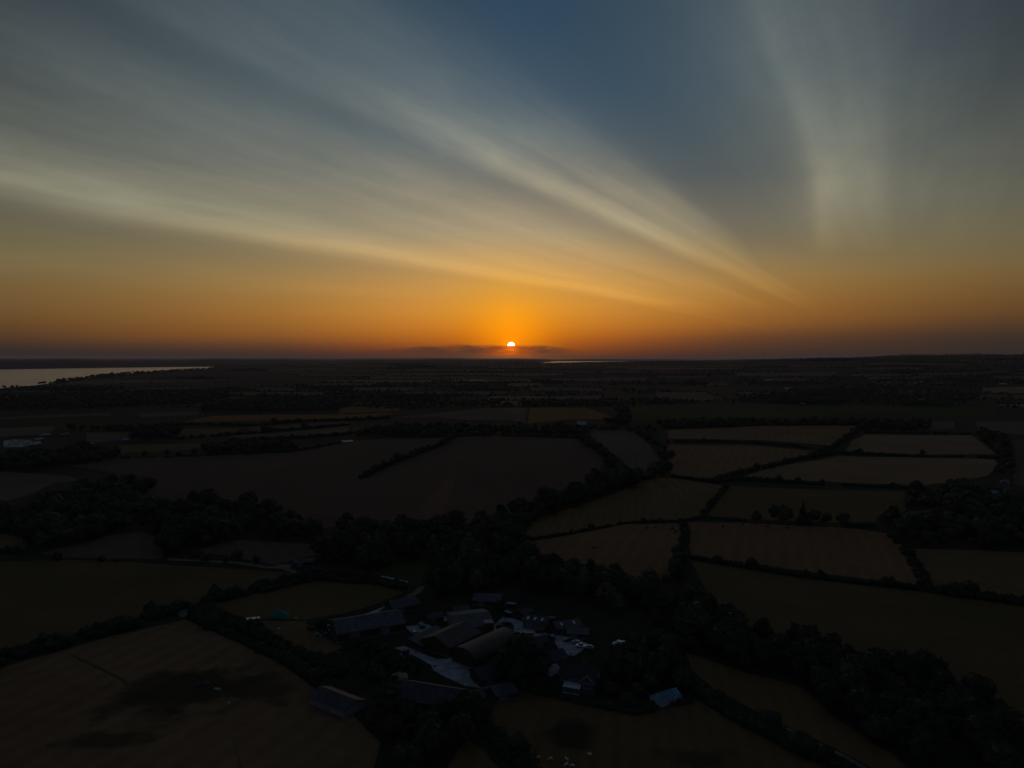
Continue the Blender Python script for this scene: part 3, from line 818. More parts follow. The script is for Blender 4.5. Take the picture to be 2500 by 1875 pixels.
scatter([(1200, 1300), (1265, 1258), (1340, 1230), (1420, 1207), (1470, 1180), (1520, 1170), (1600, 1160), (1618, 1130), (1640, 1150), (1600, 1175), (1519, 1200), (1400, 1240), (1310, 1268), (1255, 1310)], 10, 10, 15, BL,
        'dark broadleaf tree in the belt along the big dark field', 'trees in the belt along the dark field')
scatter([(-80, 1270), (65, 1250), (150, 1220), (250, 1188), (355, 1190), (365, 1200), (330, 1225), (400, 1244), (553, 1242), (653, 1258), (715, 1280), (790, 1305), (807, 1328), (730, 1323), (634, 1313), (550, 1319), (530, 1334), (461, 1346), (457, 1365), (392, 1365), (396, 1330), (384, 1307), (307, 1300), (269, 1307), (192, 1330), (96, 1350), (65, 1346), (65, 1315), (0, 1303), (-80, 1300)],
        10, 9, 13.5, BL, 'dark broadleaf tree fronting the large left-hand wood', 'trees at the front of the large left wood')
row([(461, 1366), (520, 1372), (600, 1376), (650, 1380)], 7, 4, 8, BL + ['bush'], 'small dark tree along the pale farm track', 'trees along the farm track', 3.0)
row([(770, 1388), (830, 1372), (900, 1362), (960, 1366)], 7, 5, 8, BL, 'small dark tree bordering the small green paddock', 'trees bordering the small paddock', 4.0)
row([(1830, 1273), (1890, 1276), (1950, 1279), (2000, 1282), (2065, 1287)], 6, 8, 13, ['fir', 'ash', 'oak2', 'fir'], 'dark tree in the clump between two right-hand fields', 'trees in the clump between the right fields', 3.0)
scatter([(2260, 1217), (2350, 1197), (2400, 1207), (2500, 1237), (2580, 1250), (2580, 1350), (2500, 1345), (2235, 1334), (2175, 1305), (2145, 1285), (2160, 1266), (2210, 1278), (2275, 1282), (2305, 1250), (2215, 1245), (2205, 1230)], 10.5, 9, 13.5, BL,
        'dark broadleaf tree in the wood at the right edge', 'trees in the wood at the right edge')
scatter([(1470, 1630), (1520, 1600), (1590, 1575), (1660, 1590), (1690, 1640), (1690, 1690), (1640, 1690), (1590, 1690), (1560, 1715), (1490, 1690)], 7.0, 5, 9.5, BL, 'dark tree in the garden between farmhouse and summerhouse', 'garden trees beside the farmhouse', .8)
scatter([(860, 1575), (930, 1585), (1000, 1610), (1040, 1635), (1010, 1660), (950, 1680), (890, 1660), (850, 1625)], 5.0, 2.2, 4.6, ['bush', 'bush', 'oak2'], 'dark scrub in the rough ground left of the concrete yard', 'scrub left of the yard', .8)
scatter([(880, 1750), (960, 1735), (1080, 1742), (1190, 1745), (1210, 1775), (1120, 1790), (960, 1790), (890, 1790)], 6.5, 4, 8, BL, 'dark broadleaf tree in the copse at the bottom edge', 'trees in the copse below the barns', .85)
row([(1270, 1640), (1290, 1690), (1320, 1700)], 5, 4, 8, BL, 'dark tree below the big black farmhouse tree', 'trees around the big black tree', 3.0)
# the rest read as one mass
WL, WG = 'distant', None
scatter([(-80, 1125), (0, 1120), (100, 1112), (230, 1102), (290, 1112), (280, 1125), (200, 1133), (150, 1142), (60, 1150), (-80, 1148)], 11, 9, 13, BL, WL, WG)
scatter([(495, 1108), (500, 1097), (600, 1090), (715, 1087), (720, 1100), (600, 1108)], 11, 9, 13, BL, WL, WG)
scatter([(135, 1052), (230, 1050), (330, 1048), (440, 1040), (440, 1065), (420, 1072), (330, 1075), (325, 1055), (210, 1053)], 13, 9, 14, BL, WL, WG)
scatter([(490, 1005), (520, 985), (700, 975), (850, 975), (860, 990), (830, 1003), (640, 1009)], 14, 10, 14, BL, WL, WG)
scatter([(-80, 1000), (-80, 975), (150, 965), (400, 955), (560, 958), (560, 975), (480, 985), (300, 995), (100, 1005)], 17, 10, 14, BL, WL, WG, .8)
scatter([(850, 1067), (950, 1047), (1100, 1042), (1250, 1047), (1400, 1047), (1500, 1047), (1600, 1049), (1600, 1056), (1440, 1052), (1415, 1066), (1223, 1062), (1107, 1066), (1000, 1068)], 11, 7, 12, BL, WL, WG, .8)
scatter([(1600, 1035), (2100, 1030), (2270, 1035), (2270, 1050), (2110, 1052), (2100, 1040), (1850, 1038), (1620, 1048)], 11, 7, 12, BL, WL, WG, .85)
scatter([(1549, 1056), (1595, 1075), (1620, 1100), (1640, 1125), (1622, 1130), (1600, 1090), (1560, 1064)], 10, 8, 13, BL, WL, WG)
row([(1415, 1074), (1450, 1098), (1480, 1122), (1505, 1150), (1530, 1168)], 8, 6, 13, BL, WL, WG, 5)
row([(1107, 1069), (1077, 1088), (1020, 1108), (969, 1127), (920, 1150), (884, 1168)], 7, 4, 8, BL, WL, WG, 3)
scatter([(2390, 1062), (2432, 1060), (2455, 1085), (2462, 1110), (2475, 1140), (2450, 1168), (2425, 1182), (2440, 1150), (2445, 1120), (2420, 1090)], 11, 8, 13, BL, WL, WG)
row([(2104, 1045), (2075, 1066), (2035, 1096), (1975, 1115)], 9, 5, 10, BL, WL, WG, 3)
scatter([(1780, 985), (1850, 962), (2000, 952), (2200, 950), (2380, 960), (2400, 975), (2300, 984), (2100, 985), (1950, 984)], 20, 10, 15, BL, WL, WG, .75)
scatter([(1980, 968), (2060, 940), (2200, 925), (2380, 930), (2390, 945), (2200, 950)], 28, 10, 15, BL, WL, WG, .7)
scatter([(1500, 1005), (1530, 1000), (1540, 1030), (1525, 1040), (1480, 1036), (1520, 1020)], 12, 9, 13, BL, WL, WG)
scatter([(1250, 985), (1600, 978), (1700, 984), (1780, 984), (1600, 990), (1440, 994), (1290, 994)], 16, 9, 13, BL, WL, WG, .8)
scatter([(850, 995), (1000, 978), (1200, 982), (1250, 992), (1180, 995), (1000, 1003)], 16, 8, 13, BL, WL, WG, .7)

# order by how large they show; the nearest are trees of their own
TREES.sort(key=lambda t: math.hypot(t[0], t[1]) / t[2] if t[5] is not None or t[4] == 'distant' else -1)
def visible(t):
    x, y = t[0], t[1]
    px = W0 / 2 + FPX * x / y
    return -70 < px < W0 + 70 and y > 170
inds, mass = [], []
for t in TREES:
    if t[4] == 'distant' or not visible(t): mass.append(t)
    elif len(inds) < 295: inds.append(t)
    else: mass.append(t)
LOOK = {'oak': 'rounded', 'oak2': 'blackish', 'oak3': 'broad-crowned', 'ash': 'tall narrow', 'willow': 'paler', 'fir': 'pointed', 'yew': 'broad'}
MARKS = [(p, t) for p, t in (
    ((900, 1400), 'near the small green paddock'), ((960, 1415), 'near the white wrapped bales'), ((1085, 1452), 'beside the broad dark tree'), ((1190, 1460), 'behind the back shed'),
    ((1300, 1480), 'above the blue trailers'), ((1400, 1490), 'above the parked cars'), ((1500, 1500), 'above the lone white van'), ((1600, 1500), 'above the stable block'), ((1650, 1460), 'by the dark pasture corner'),
    ((1100, 1300), 'along the big dark field'), ((900, 1305), 'at the left end of the dark field'), ((1250, 1330), 'at the tip of the brown stubble'), ((1400, 1400), 'along the cattle stubble'), ((1550, 1435), 'below the short upright hedge'),
    ((1700, 1560), 'around the paler grey-green tree'), ((1720, 1600), 'near the top of the dry strip'), ((1850, 1590), 'on its upper side'), ((1850, 1650), 'midway along the dry strip'), ((2000, 1620), 'on its upper side midway'), ((2030, 1740), 'near the telegraph pole'),
    ((2200, 1650), 'below the dark pasture'), ((2180, 1780), 'above the footpath end'), ((2350, 1720), 'below the pasture slope'), ((2420, 1850), 'in the lower right corner'),
    ((960, 1850), 'on its left side'), ((1120, 1760), 'closest to the dark barn'), ((1050, 1850), 'on the bottom edge'))]
MW = [(G(*p), t) for p, t in MARKS]
_bases = {}
for x, y, h, kind, label, group in inds:
    if group and ('belt right' in group or 'wood behind' in group or 'copse' in group):
        t_ = min(MW, key=lambda q: math.hypot(q[0].x - x, q[0].y - y))[1]
        where = 'right-hand farm belt' if 'belt right' in group else ('barn wood' if 'wood' in group else 'bottom copse')
        label = f'{LOOK[kind]} tree in the {where}, {t_}'
    elif group and 'left wood' in group:
        label = f"{LOOK.get(kind, 'dark')} tree fronting the large left wood, {'by the left edge' if W0/2 + FPX*x/y < 250 else ('above the bare soil strip' if W0/2 + FPX*x/y < 430 else ('above the farm track' if W0/2 + FPX*x/y < 620 else 'at its right end'))}"
    elif group: label = label.replace('dark broadleaf', LOOK.get(kind, 'dark')).replace('dark tree', LOOK.get(kind, 'dark') + ' tree')
    cm, tm, h0, r0 = KINDS[kind]
    z = Z(x, y)
    name = {'bush': 'bush', 'fir': 'conifer_tree'}.get(kind, 'broadleaf_tree')
    e = empty(name, (x, y, z), random.uniform(0, 6.28))
    s = h / h0; q = s * random.uniform(.88, 1.12)
    e.scale = (q, q, s)
    link_mesh('trunk', tm, e); link_mesh('crown', cm, e)
    tag(e, label, 'bush' if kind == 'bush' else 'tree', group)

# far bands of trees and hedges, too many and too small to count
far = []
rb = np.random.default_rng(3)
def add_far(px, py, h):
    px, py, h = np.asarray(px, float), np.asarray(py, float), np.asarray(h, float)
    ok = np.ones(len(px), bool)
    for f in FIELD_PX + FAR_PX: ok &= ~in_poly(px, py, f)
    g_ = ground(px[ok], py[ok]); hh = h[ok]
    r_ = np.hypot(g_[:, 0], g_[:, 1])
    k = (g_[:, 2] > -6) & (r_ < 7600)
    for (x, y, z), q in zip(g_[k], hh[k]): far.append((x, y, q))
for i in range(105):
    cx, cy = rb.uniform(-100, 2600), 888 + 105 * rb.random() ** 1.5
    base = np.interp(cx, [0, 600, 1500, 1900, 2300, 2600], [0, 0, -2, -7, -14, -14]) * (1 - (cy - 890) / 110)
    n = int(rb.uniform(50, 190)); wd = rb.uniform(40, 190)
    add_far(cx + rb.normal(0, wd / 2, n), cy + base + rb.normal(0, .7 + (cy - 888) * .022, n), rb.uniform(7, 14, n))
for f in FAR_PX + FIELD_PX[40:]:
    for a, b in zip(f, f[1:] + f[:1]):
        L = math.dist(a, b); n = int(L / 2.2)
        t = rb.random(n)
        px, py = a[0] + (b[0] - a[0]) * t, a[1] + (b[1] - a[1]) * t
        g_ = ground(px, py) if n else []
        for x, y, z in g_:
            if z > -6 and math.hypot(x, y) < 7600: far.append((x, y, rb.uniform(2.5, 6) if rb.random() < .85 else rb.uniform(7, 11)))
# headland wood above the water
n = 620; c_ = rb.uniform(140, 560, n); rs_ = np.interp(c_, *_RS)
fr = rb.uniform(.86, .985, n); az_ = np.arctan((c_ - W0 / 2) / FPX)
for a, r_ in zip(az_, rs_ * fr):
    x, y = r_ * math.sin(a), r_ * math.cos(a)
    if Z(x, y) > -8 and r_ < 8000: far.append((x, y, rb.uniform(10, 19)))
for px, h in ((40, 12), (105, 16), (118, 14), (160, 15), (180, 11)):
    a = math.atan((px - W0 / 2) / FPX); r_ = float(np.interp(px, *_RS)) - 190
    for k in range(5): far.append((r_ * math.sin(a) + rb.normal(0, 9), r_ * math.cos(a) + rb.normal(0, 30), h * rb.uniform(.8, 1.1)))
# tree line on the ridge crest
n = 3200; c_ = rb.uniform(560, 2650, n); az_ = np.arctan((c_ - W0 / 2) / FPX)
for a, r_ in zip(az_, rb.uniform(5600, 7600, n)):
    x, y = r_ * math.sin(a), r_ * math.cos(a)
    if math.sin(x / 160.) + math.sin(y / 230. + x / 300.) > .45: far.append((x, y, rb.uniform(6, 13)))

def woodland(trees, name, sub, nl, rng, label, leaf_n=0):
    cs, rs = [], []
    zz = H(np.array([t[0] for t in trees]), np.array([t[1] for t in trees]))
    for (x, y, h), z in zip(trees, zz):
        w = h * rng.uniform(.34, .48)
        k = nl
        for q in range(k):
            a = rng.uniform(0, 6.283); d = w * (.62 * rng.random() ** .5 if k > 1 else 0)
            cs.append((x + d * math.cos(a), y + d * math.sin(a), z + h * rng.uniform(.36, .76))); rs.append(w * rng.uniform(.45, .72) if k > 1 else w)
    cs, rs = np.array(cs), np.array(rs)
    v, f = blobs(cs, rs, sub, rng, .25, 1.0)
    if leaf_n:
        v2, f2 = leaves(cs, rs, leaf_n, .75, rng)
        f = np.concatenate([f, f2 + len(v)]); v = np.concatenate([v, v2])
    o = link_mesh(name, mesh_np(name, v, f, [M['leaf'], M['leaf_dark']], midx=rng.integers(0, 2, len(f)) * 0 + (np.arange(len(f)) // (len(ICO[sub][1]) * nl)) % 2))
    tag(o, label, kind='stuff')
_near = [(t[0], t[1], t[2]) for t in mass if math.hypot(t[0], t[1]) < 1500]
_far = [(t[0], t[1], t[2]) for t in mass if math.hypot(t[0], t[1]) >= 1500] + far
woodland(_near, 'woodland', 2, 5, np.random.default_rng(21), 'dark mass of trees in the woods behind and between the middle fields', leaf_n=len(_near) * 60)
woodland(_far, 'far_woods', 1, 3, np.random.default_rng(22), 'far dark bands of trees and hedges below the skyline')
print('TREES', len(TREES), 'inds', len(inds), 'near', len(_near), 'far', len(_far))

# ------------------------------------------------------------------ hedges
def hedge(pts_px, width, height, label, taper=True, mat='leaf_dark'):
    w = ground([p[0] for p in pts_px], [p[1] for p in pts_px])[:, :2]
    o0 = w.mean(0); z0 = Z(*o0)
    dist = np.hypot(*o0); rng = np.random.default_rng(int(abs(o0[0] * 13 + o0[1] * 7)))
    gap = max(.75, dist / 420.)
    cs, rs = [], []
    for a, b in zip(w, w[1:]):
        d = np.linalg.norm(b - a); k = max(2, int(d / gap)); t = b - a; nrm = np.array([-t[1], t[0]]) / max(d, 1e-6)
        for i in range(k):
            p = a + t * (i + rng.uniform(0, 1)) / k
            if math.sin(p[0] / 7.3 + p[1] / 5.1) + math.sin(p[0] / 17. - p[1] / 23.) > 1.72: continue
            wob = .6 + .55 * math.sin(p[0] / 9. + p[1] / 4.) + .4 * math.sin(p[0] / 31. - p[1] / 27.)
            for q in range(2):
                off = rng.uniform(-.5, .5) * width
                s = p + nrm * off
                rr = height * rng.uniform(.36, .62) * max(.5, .75 + .4 * wob)
                if rng.random() < .04: rr *= rng.uniform(1.5, 2.4)
                cs.append((s[0] - o0[0], s[1] - o0[1], rr * .75)); rs.append(rr)
    cs, rs = np.array(cs), np.array(rs)
    cs[:, 2] += H(cs[:, 0] + o0[0], cs[:, 1] + o0[1]) - z0
    v, f = blobs(cs, rs, 1, rng, .25, 1.0)
    if dist < 900:
        v2, f2 = leaves(cs, rs, len(cs) * 14, height * .16, rng)
        f = np.concatenate([f, f2 + len(v)]); v = np.concatenate([v, v2])
    o = link_mesh('hedge', mesh_np('hedge', v, f, M[mat]), loc=(o0[0], o0[1], z0))
    tag(o, label, 'hedge', 'hedges between the fields')
hedge([(1625, 1079), (1740, 1078), (1844, 1082), (1940, 1090), (2030, 1101)], 4, 3.4, 'wavy hedge between the two upper brown stubble fields')
hedge([(2048, 1107), (2150, 1111), (2250, 1115), (2350, 1116), (2440, 1119)], 4, 3.2, 'hedge separating the two pale stubble fields')
hedge([(2036, 1107), (1946, 1122), (1880, 1142), (1800, 1156), (1745, 1174)], 5, 4, 'thick slanting hedge left of the lower pale stubble field')
hedge([(1640, 1164), (1742, 1178), (1812, 1172), (1950, 1180), (2190, 1191), (2260, 1196)], 4, 3.4, 'long dark hedge below the lower pale stubble field')
hedge([(1774, 1188), (1745, 1222), (1716, 1258)], 4, 2.2, 'short leaning hedge joining the two long middle hedges')
hedge([(1262, 1323), (1376, 1306), (1530, 1277), (1600, 1275), (1660, 1273), (1722, 1263), (1824, 1272)], 2.2, 1.8, 'thin curving hedge above the brown stubble with dark cattle')
hedge([(2066, 1287), (2133, 1284)], 3, 2.4, 'short end of hedge right of the conifer clump')
hedge([(1669, 1280), (1673, 1300), (1670, 1330), (1668, 1356)], 5, 2.6, 'short upright hedge between the two brown stubble fields with cattle')
hedge([(1680, 1362), (1820, 1384), (1966, 1409), (2100, 1424), (2240, 1438)], 3, 2.4, 'long straight hedge above the big dark right-hand pasture')
hedge([(2258, 1439), (2380, 1457), (2500, 1474), (2580, 1486)], 5, 3, 'thick hedge continuing to the right edge beyond the gap')
hedge([(2180, 1310), (2208, 1338), (2235, 1380), (2262, 1432)], 6, 2.4, 'broad hedge running down from the right-hand wood')
hedge([(1700, 1680), (1760, 1732), (1900, 1806), (2050, 1876), (2160, 1930)], 4, 3, 'dark hedge beside the pale footpath at the bottom right')
hedge([(1300, 1690), (1402, 1712), (1480, 1730), (1555, 1742), (1600, 1730)], 2.2, 1.8, 'garden hedge curving below the farmhouse lawn')
hedge([(1180, 1770), (1235, 1825), (1290, 1885), (1330, 1930)], 5, 3.2, 'black hedge running off the bottom edge from the copse')
hedge([(-60, 1660), (0, 1618), (60, 1600), (124, 1584), (200, 1562), (300, 1538), (436, 1492)], 4.5, 2.8, 'lower of the twin hedges left of the white gate')
hedge([(-60, 1636), (0, 1602), (124, 1570), (269, 1530), (442, 1485), (560, 1455)], 3.5, 2.6, 'upper of the twin hedges left of the white gate')
hedge([(455, 1484), (576, 1452), (700, 1422), (770, 1408), (850, 1405), (920, 1420), (990, 1438)], 5, 3.0, 'dark hedge from the white gate to the wrapped bales')
hedge([(600, 1455), (700, 1432), (775, 1414), (880, 1424)], 3, 2.0, 'lower line of hedge above the farm paddock')
hedge([(470, 1505), (560, 1550), (680, 1605), (760, 1650), (840, 1700)], 4, 2.6, 'hedge sloping down to the long low shed')
hedge([(500, 1502), (600, 1535), (700, 1582), (790, 1622), (830, 1650)], 6, 3.0, 'thick hedge between the paddock and the near stubble field')
hedge([(1000, 1066), (1146, 1064), (1223, 1063), (1415, 1069)], 4, 3, 'hedge along the far side of the big dark field')
hedge([(1107, 1069), (1077, 1088), (1020, 1108), (969, 1127), (920, 1150), (884, 1168)], 4, 3.4, 'hedge jutting into the middle of the big dark field')
hedge([(292, 1119), (500, 1113), (711, 1104), (850, 1077)], 3, 3, 'hedge along the upper left side of the big dark field')
hedge([(430, 1072), (576, 1061), (700, 1051), (850, 1038)], 5, 4, 'far hedge between narrow strips left of the dark field')
hedge([(440, 1036), (620, 1040), (720, 1030), (850, 1026), (950, 1021)], 5, 4.5, 'far hedge below the orange strip field')
hedge([(557, 1076), (720, 1070), (850, 1060)], 5, 4, 'far hedge below the narrow grey strip field')
hedge([(2109, 1057), (2240, 1058), (2373, 1060)], 4, 3.2, 'hedge along the top of the upper pale stubble field')
hedge([(1628, 1046), (1850, 1038), (2100, 1036)], 5, 4, 'hedge along the top of the upper brown stubble field')
hedge([(-60, 1358), (0, 1348), (65, 1349)], 4, 3, 'short hedge at the left edge below the large wood')
hedge([(1570, 1690), (1640, 1722), (1700, 1712)], 2.2, 1.6, 'low hedge around the pale blue summerhouse')
hedge([(860, 1560), (900, 1580), (940, 1590)], 4, 2.2, 'scrubby hedge below the largest barn')

# ------------------------------------------------------------------ farm: materials
def roof_material(name, col, rough=.6, spec=.3, gap=.5, var=.3):
    m = material(name, col, rough, spec, var, .5)
    n, l = m.node_tree.nodes, m.node_tree.links
    b = n['Principled BSDF']; t = n.new('ShaderNodeTexCoord')
    w = n.new('ShaderNodeTexWave'); w.bands_direction = 'Y'; w.inputs['Scale'].default_value = .314 / gap
    l.new(t.outputs['Object'], w.inputs['Vector'])
    # sheet-by-sheet tone with dirty laps and a few rusted sheets
    mp = n.new('ShaderNodeMapping'); mp.inputs['Rotation'].default_value = (0, 0, R(90)); l.new(t.outputs['Object'], mp.inputs[0])
    k = n.new('ShaderNodeTexBrick'); l.new(mp.outputs[0], k.inputs['Vector'])
    k.inputs['Scale'].default_value = 1.0; k.inputs['Brick Width'].default_value = 1.1; k.inputs['Row Height'].default_value = 2.4; k.inputs['Mortar Size'].default_value = .05
    k.inputs['Color1'].default_value = (.6, .6, .6, 1); k.inputs['Color2'].default_value = (1.35, 1.3, 1.25, 1); k.inputs['Mortar'].default_value = (.45, .42, .4, 1)
    src = b.inputs['Base Color'].links[0].from_socket
    mu = n.new('ShaderNodeMix'); mu.data_type = 'RGBA'; mu.blend_type = 'MULTIPLY'; mu.inputs[0].default_value = .85
    l.new(src, mu.inputs[6]); l.new(k.outputs[0], mu.inputs[7]); l.new(mu.outputs[2], b.inputs['Base Color'])
    q = n.new('ShaderNodeBump'); q.inputs['Strength'].default_value = .35; q.inputs['Distance'].default_value = .05
    l.new(w.outputs[0], q.inputs['Height']); l.new(q.outputs[0], b.inputs['Normal'])
    return m
M['roof_grey'] = roof_material('roof_grey', (.050, .057, .072))
M['roof_dark'] = roof_material('roof_dark', (.026, .030, .040))
M['roof_rust'] = roof_material('roof_rust', (.042, .034, .033))
M['roof_blue'] = roof_material('roof_blue', (.10, .19, .30), .5)
M['roof_pale'] = roof_material('roof_pale', (.20, .22, .25), .6)
M['roof_teal'] = roof_material('roof_teal', (.10, .24, .26), .5)
M['roof_tile'] = material('roof_tile', (.050, .040, .040), .8, .2, .35, 1.5, bump=.4, bscale=6)
M['skylight'] = material('skylight', (.42, .45, .50), .35, .5, .15, 2)
M['block'] = material('block', (.16, .15, .15), .95, .1, .25, .8)
M['board'] = material('board', (.055, .045, .038), .9, .1, .35, 1.2)
M['pale_clad'] = material('pale_clad', (.20, .22, .23), .7, .2, .2, .8)
M['brick'] = material('brick', (.13, .075, .060), .9, .1, .3, 3)
M['render'] = material('render', (.075, .080, .095), .9, .1, .15, .6)
M['white'] = material('white', (.70, .72, .74), .5, .3, .06, 2)
M['frame_white'] = material('frame_white', (.40, .50, .55), .5, .3, .05, 2)
M['glass'] = material('glass', (.02, .03, .035), .12, .6, .1, 1)
M['steel'] = material('steel', (.25, .26, .28), .45, .5, .2, 2, metal=.6)
M['black'] = material('black', (.012, .012, .013), .8, .2, .3, 4)
M['rubber'] = material('rubber', (.015, .015, .016), .9, .1, .2, 4)
M['navy'] = material('navy', (.016, .024, .075), .6, .3, .2, 1)
M['teal'] = material('teal', (.022, .150, .140), .55, .3, .3, .6, bump=.5, bscale=1.2)
M['blue'] = material('blue', (.045, .17, .34), .45, .4, .2, 1)
M['paint_white'] = material('paint_white', (.74, .74, .72), .3, .5, .05, 1)
M['paint_silver'] = material('paint_silver', (.36, .38, .41), .3, .5, .06, 1)
M['paint_dark'] = material('paint_dark', (.018, .020, .026), .3, .5, .1, 1)
M['paint_blue'] = material('paint_blue', (.035, .10, .26), .3, .5, .1, 1)
M['paint_red'] = material('paint_red', (.28, .018, .018), .4, .4, .1, 1)
M['orange'] = material('orange', (.75, .20, .03), .5, .3, .1, 1)
M['straw'] = material('straw', (.28, .17, .06), .95, .1, .35, 5, bump=.6, bscale=14)
M['straw_top'] = material('straw_top', (.52, .42, .26), .95, .1, .25, 5)
M['wrap'] = material('wrap', (.66, .66, .62), .35, .4, .1, 2)
M['wood'] = material('wood', (.16, .12, .085), .9, .1, .3, 4)
M['galv'] = material('galv', (.45, .47, .48), .45, .5, .15, 3, metal=.4)
M['wool'] = material('wool', (.62, .58, .50), .95, .05, .2, 6, bump=.6, bscale=20)
M['brown_wool'] = material('brown_wool', (.22, .095, .035), .95, .05, .3, 6, bump=.6, bscale=20)
M['hide'] = material('hide', (.010, .009, .008), .8, .15, .4, 3)
M['heap'] = material('heap', (.020, .018, .017), .95, .1, .5, 1.2, bump=.8, bscale=3)
M['tan_sheet'] = material('tan_sheet', (.24, .20, .17), .9, .1, .25, .5)

def axis(a_px, b_px):
    a, b = G(*a_px), G(*b_px); d = b - a
    c = (a + b) / 2; L = math.hypot(d.x, d.y)
    return Vector((c.x, c.y, Z(c.x, c.y))), math.atan2(-d.x, d.y), L
def slab(mb, p0, p1, y0, y1, t):
    """roof slope from eave p0 to ridge p1 (x,z), t thick, from y0 to y1"""
    (x0, z0), (x1, z1) = p0, p1; d = math.hypot(x1 - x0, z1 - z0); nx, nz = -(z1 - z0) / d * t, (x1 - x0) / d * t
    if nz < 0: nx, nz = -nx, -nz
    mb.prism([(x0, z0), (x1, z1), (x1 + nx, z1 + nz), (x0 + nx, z0 + nz)], y0, y1)
def window(parent, x, y, z, w, h, side=1, pane='glass', frame='frame_white', bars=1, axis_='x'):
    """window with frame on the wall plane at x (axis_ 'x', long side) or y (axis_ 'y', gable)"""
    mb = MB(); e = .07
    def bx(u0, u1, v0, v1, d0, d1, m):
        if axis_ == 'x':
            q = sorted((x + side * d0, x + side * d1)); m.box(q[0], q[1], y + u0, y + u1, z + v0, z + v1)
        else:
            q = sorted((y + side * d0, y + side * d1)); m.box(x + u0, x + u1, q[0], q[1], z + v0, z + v1)
    bx(-w / 2, w / 2, -e, 0.03, .0, .10, mb); bx(-w / 2, w / 2, h - .03, h + e, .0, .09, mb)
    bx(-w / 2 - e, -w / 2 + .03, .03, h - .03, .0, .09, mb); bx(w / 2 - .03, w / 2 + e, .03, h - .03, .0, .09, mb)
    for k in range(bars):
        u = -w / 2 + w * (k + 1) / (bars + 1); bx(u - .04, u + .04, .03, h - .03, .0, .085, mb)
    f = mb.build('window', M[frame], parent)
    pn = MB(); bx(-w / 2 + .03, w / 2 - .03, .03, h - .03, .0, .04, pn); pn.build('pane', M[pane], f)
    return f
def barn(label, a, b, W, eave, ridge, roof='roof_grey', wall='board', L=None, lights=0, doors=((1, .3, 3.2, 3.2),), name='barn', gable_wall=None, shape='gable', over=.45, group='farm buildings', plinth=True, dz=0.0):
    c, rz, L0 = axis(a, b); L = L or L0
    e = empty(name, c, rz); h = L / 2
    e.location.z += dz
    if shape == 'gable':
        prof = [(-W / 2, -.6), (W / 2, -.6), (W / 2, eave), (0, ridge), (-W / 2, eave)]
    elif shape == 'mono':
        prof = [(-W / 2, -.6), (W / 2, -.6), (W / 2, eave), (-W / 2, ridge)]
    else:
        prof = [(-W / 2, -.6), (W / 2, -.6), (W / 2, eave)] + [(W / 2 * math.cos(t), eave + (ridge - eave) * math.sin(t)) for t in np.linspace(0, math.pi, 11)[1:-1]] + [(-W / 2, eave)]
    w = MB(); w.prism(prof, -h, h); wo_ = w.build('wall', M[wall], e)
    if plinth:
        p = MB(); p.box(-W / 2 - .06, W / 2 + .06, -h - .06, h + .06, -.5, .55); p.build('plinth', M['block'], e)
    r = MB(); k = over / (W / 2); sl_ = (ridge - eave)
    if shape == 'gable':
        for s in (-1, 1): slab(r, (s * (W / 2 + over), eave - sl_ * k + .05), (0, ridge + .05), -h - over, h + over, .14)
    elif shape == 'mono':
        slab(r, (W / 2 + over, eave - .1 + .05), (-W / 2 - over, ridge + .1 + .05), -h - over, h + over, .14)
    else:
        ts = np.linspace(-.02, math.pi + .02, 14)
        o = [((W / 2 + .25) * math.cos(t), eave + .05 + (ridge - eave + .2) * math.sin(t)) for t in ts]
        i = [((W / 2 + .12) * math.cos(t), eave - .02 + (ridge - eave + .12) * math.sin(t)) for t in ts]
        for q in range(13): r.prism([o[q], o[q + 1], i[q + 1], i[q]], -h - over, h + over)
    ro = r.build('roof', M[roof], e)
    if shape == 'gable':
        q = MB(); q.prism([(-.35, ridge + .02), (0, ridge + .26), (.35, ridge + .02)], -h - over - .02, h + over + .02); q.build('ridge_cap', M[roof], ro)
        for s in (-1, 1):
            q = MB(); zz = eave - sl_ * k - .02; q.box(min(s * (W / 2 + over), s * (W / 2 + over + .14)), max(s * (W / 2 + over), s * (W / 2 + over + .14)), -h, h, zz, zz + .13); q.build('gutter', M['steel'], e)
    for i_ in range(lights):
        y = -h + L * (i_ + .5) / lights
        for s in ((1,) if lights < 4 else (-1, 1)):
            q = MB(); t0, t1 = .35, .75
            P0 = (s * W / 2 * (1 - t0), eave + sl_ * t0 + .2); P1 = (s * W / 2 * (1 - t1), eave + sl_ * t1 + .2)
            slab(q, P0, P1, y - .5, y + .5, .03); q.build('rooflight', M['skylight'], ro)
    for s, t, dw, dh in doors:
        d = MB(); y = -h + L * t; dh = min(dh, eave - .2)
        d.box(min(s * W / 2, s * (W / 2 + .10)), max(s * W / 2, s * (W / 2 + .10)), y - dw / 2, y + dw / 2, .56 if plinth else 0, dh)
        do = d.build('door', M['steel'], e)
        hd = MB(); hd.box(min(s * (W / 2 + .10), s * (W / 2 + .16)), max(s * (W / 2 + .10), s * (W / 2 + .16)), y - .05, y + .05, 1.1, 1.5); hd.build('handle', M['galv'], do)
    if gable_wall:
        for s in (-1,):
            q = MB(); q.prism([(-W / 2 + .1, .56), (W / 2 - .1, .56), (W / 2 - .1, eave - .1), (0, ridge - .25), (-W / 2 + .1, eave - .1)], min(s * h, s * (h + .08)), max(s * h, s * (h + .08))); q.build('gable_cladding', M[gable_wall], e)
    tag(e, label, 'house' if name == 'house' else ('shed' if 'shed' in name else 'barn'), group)
    return e

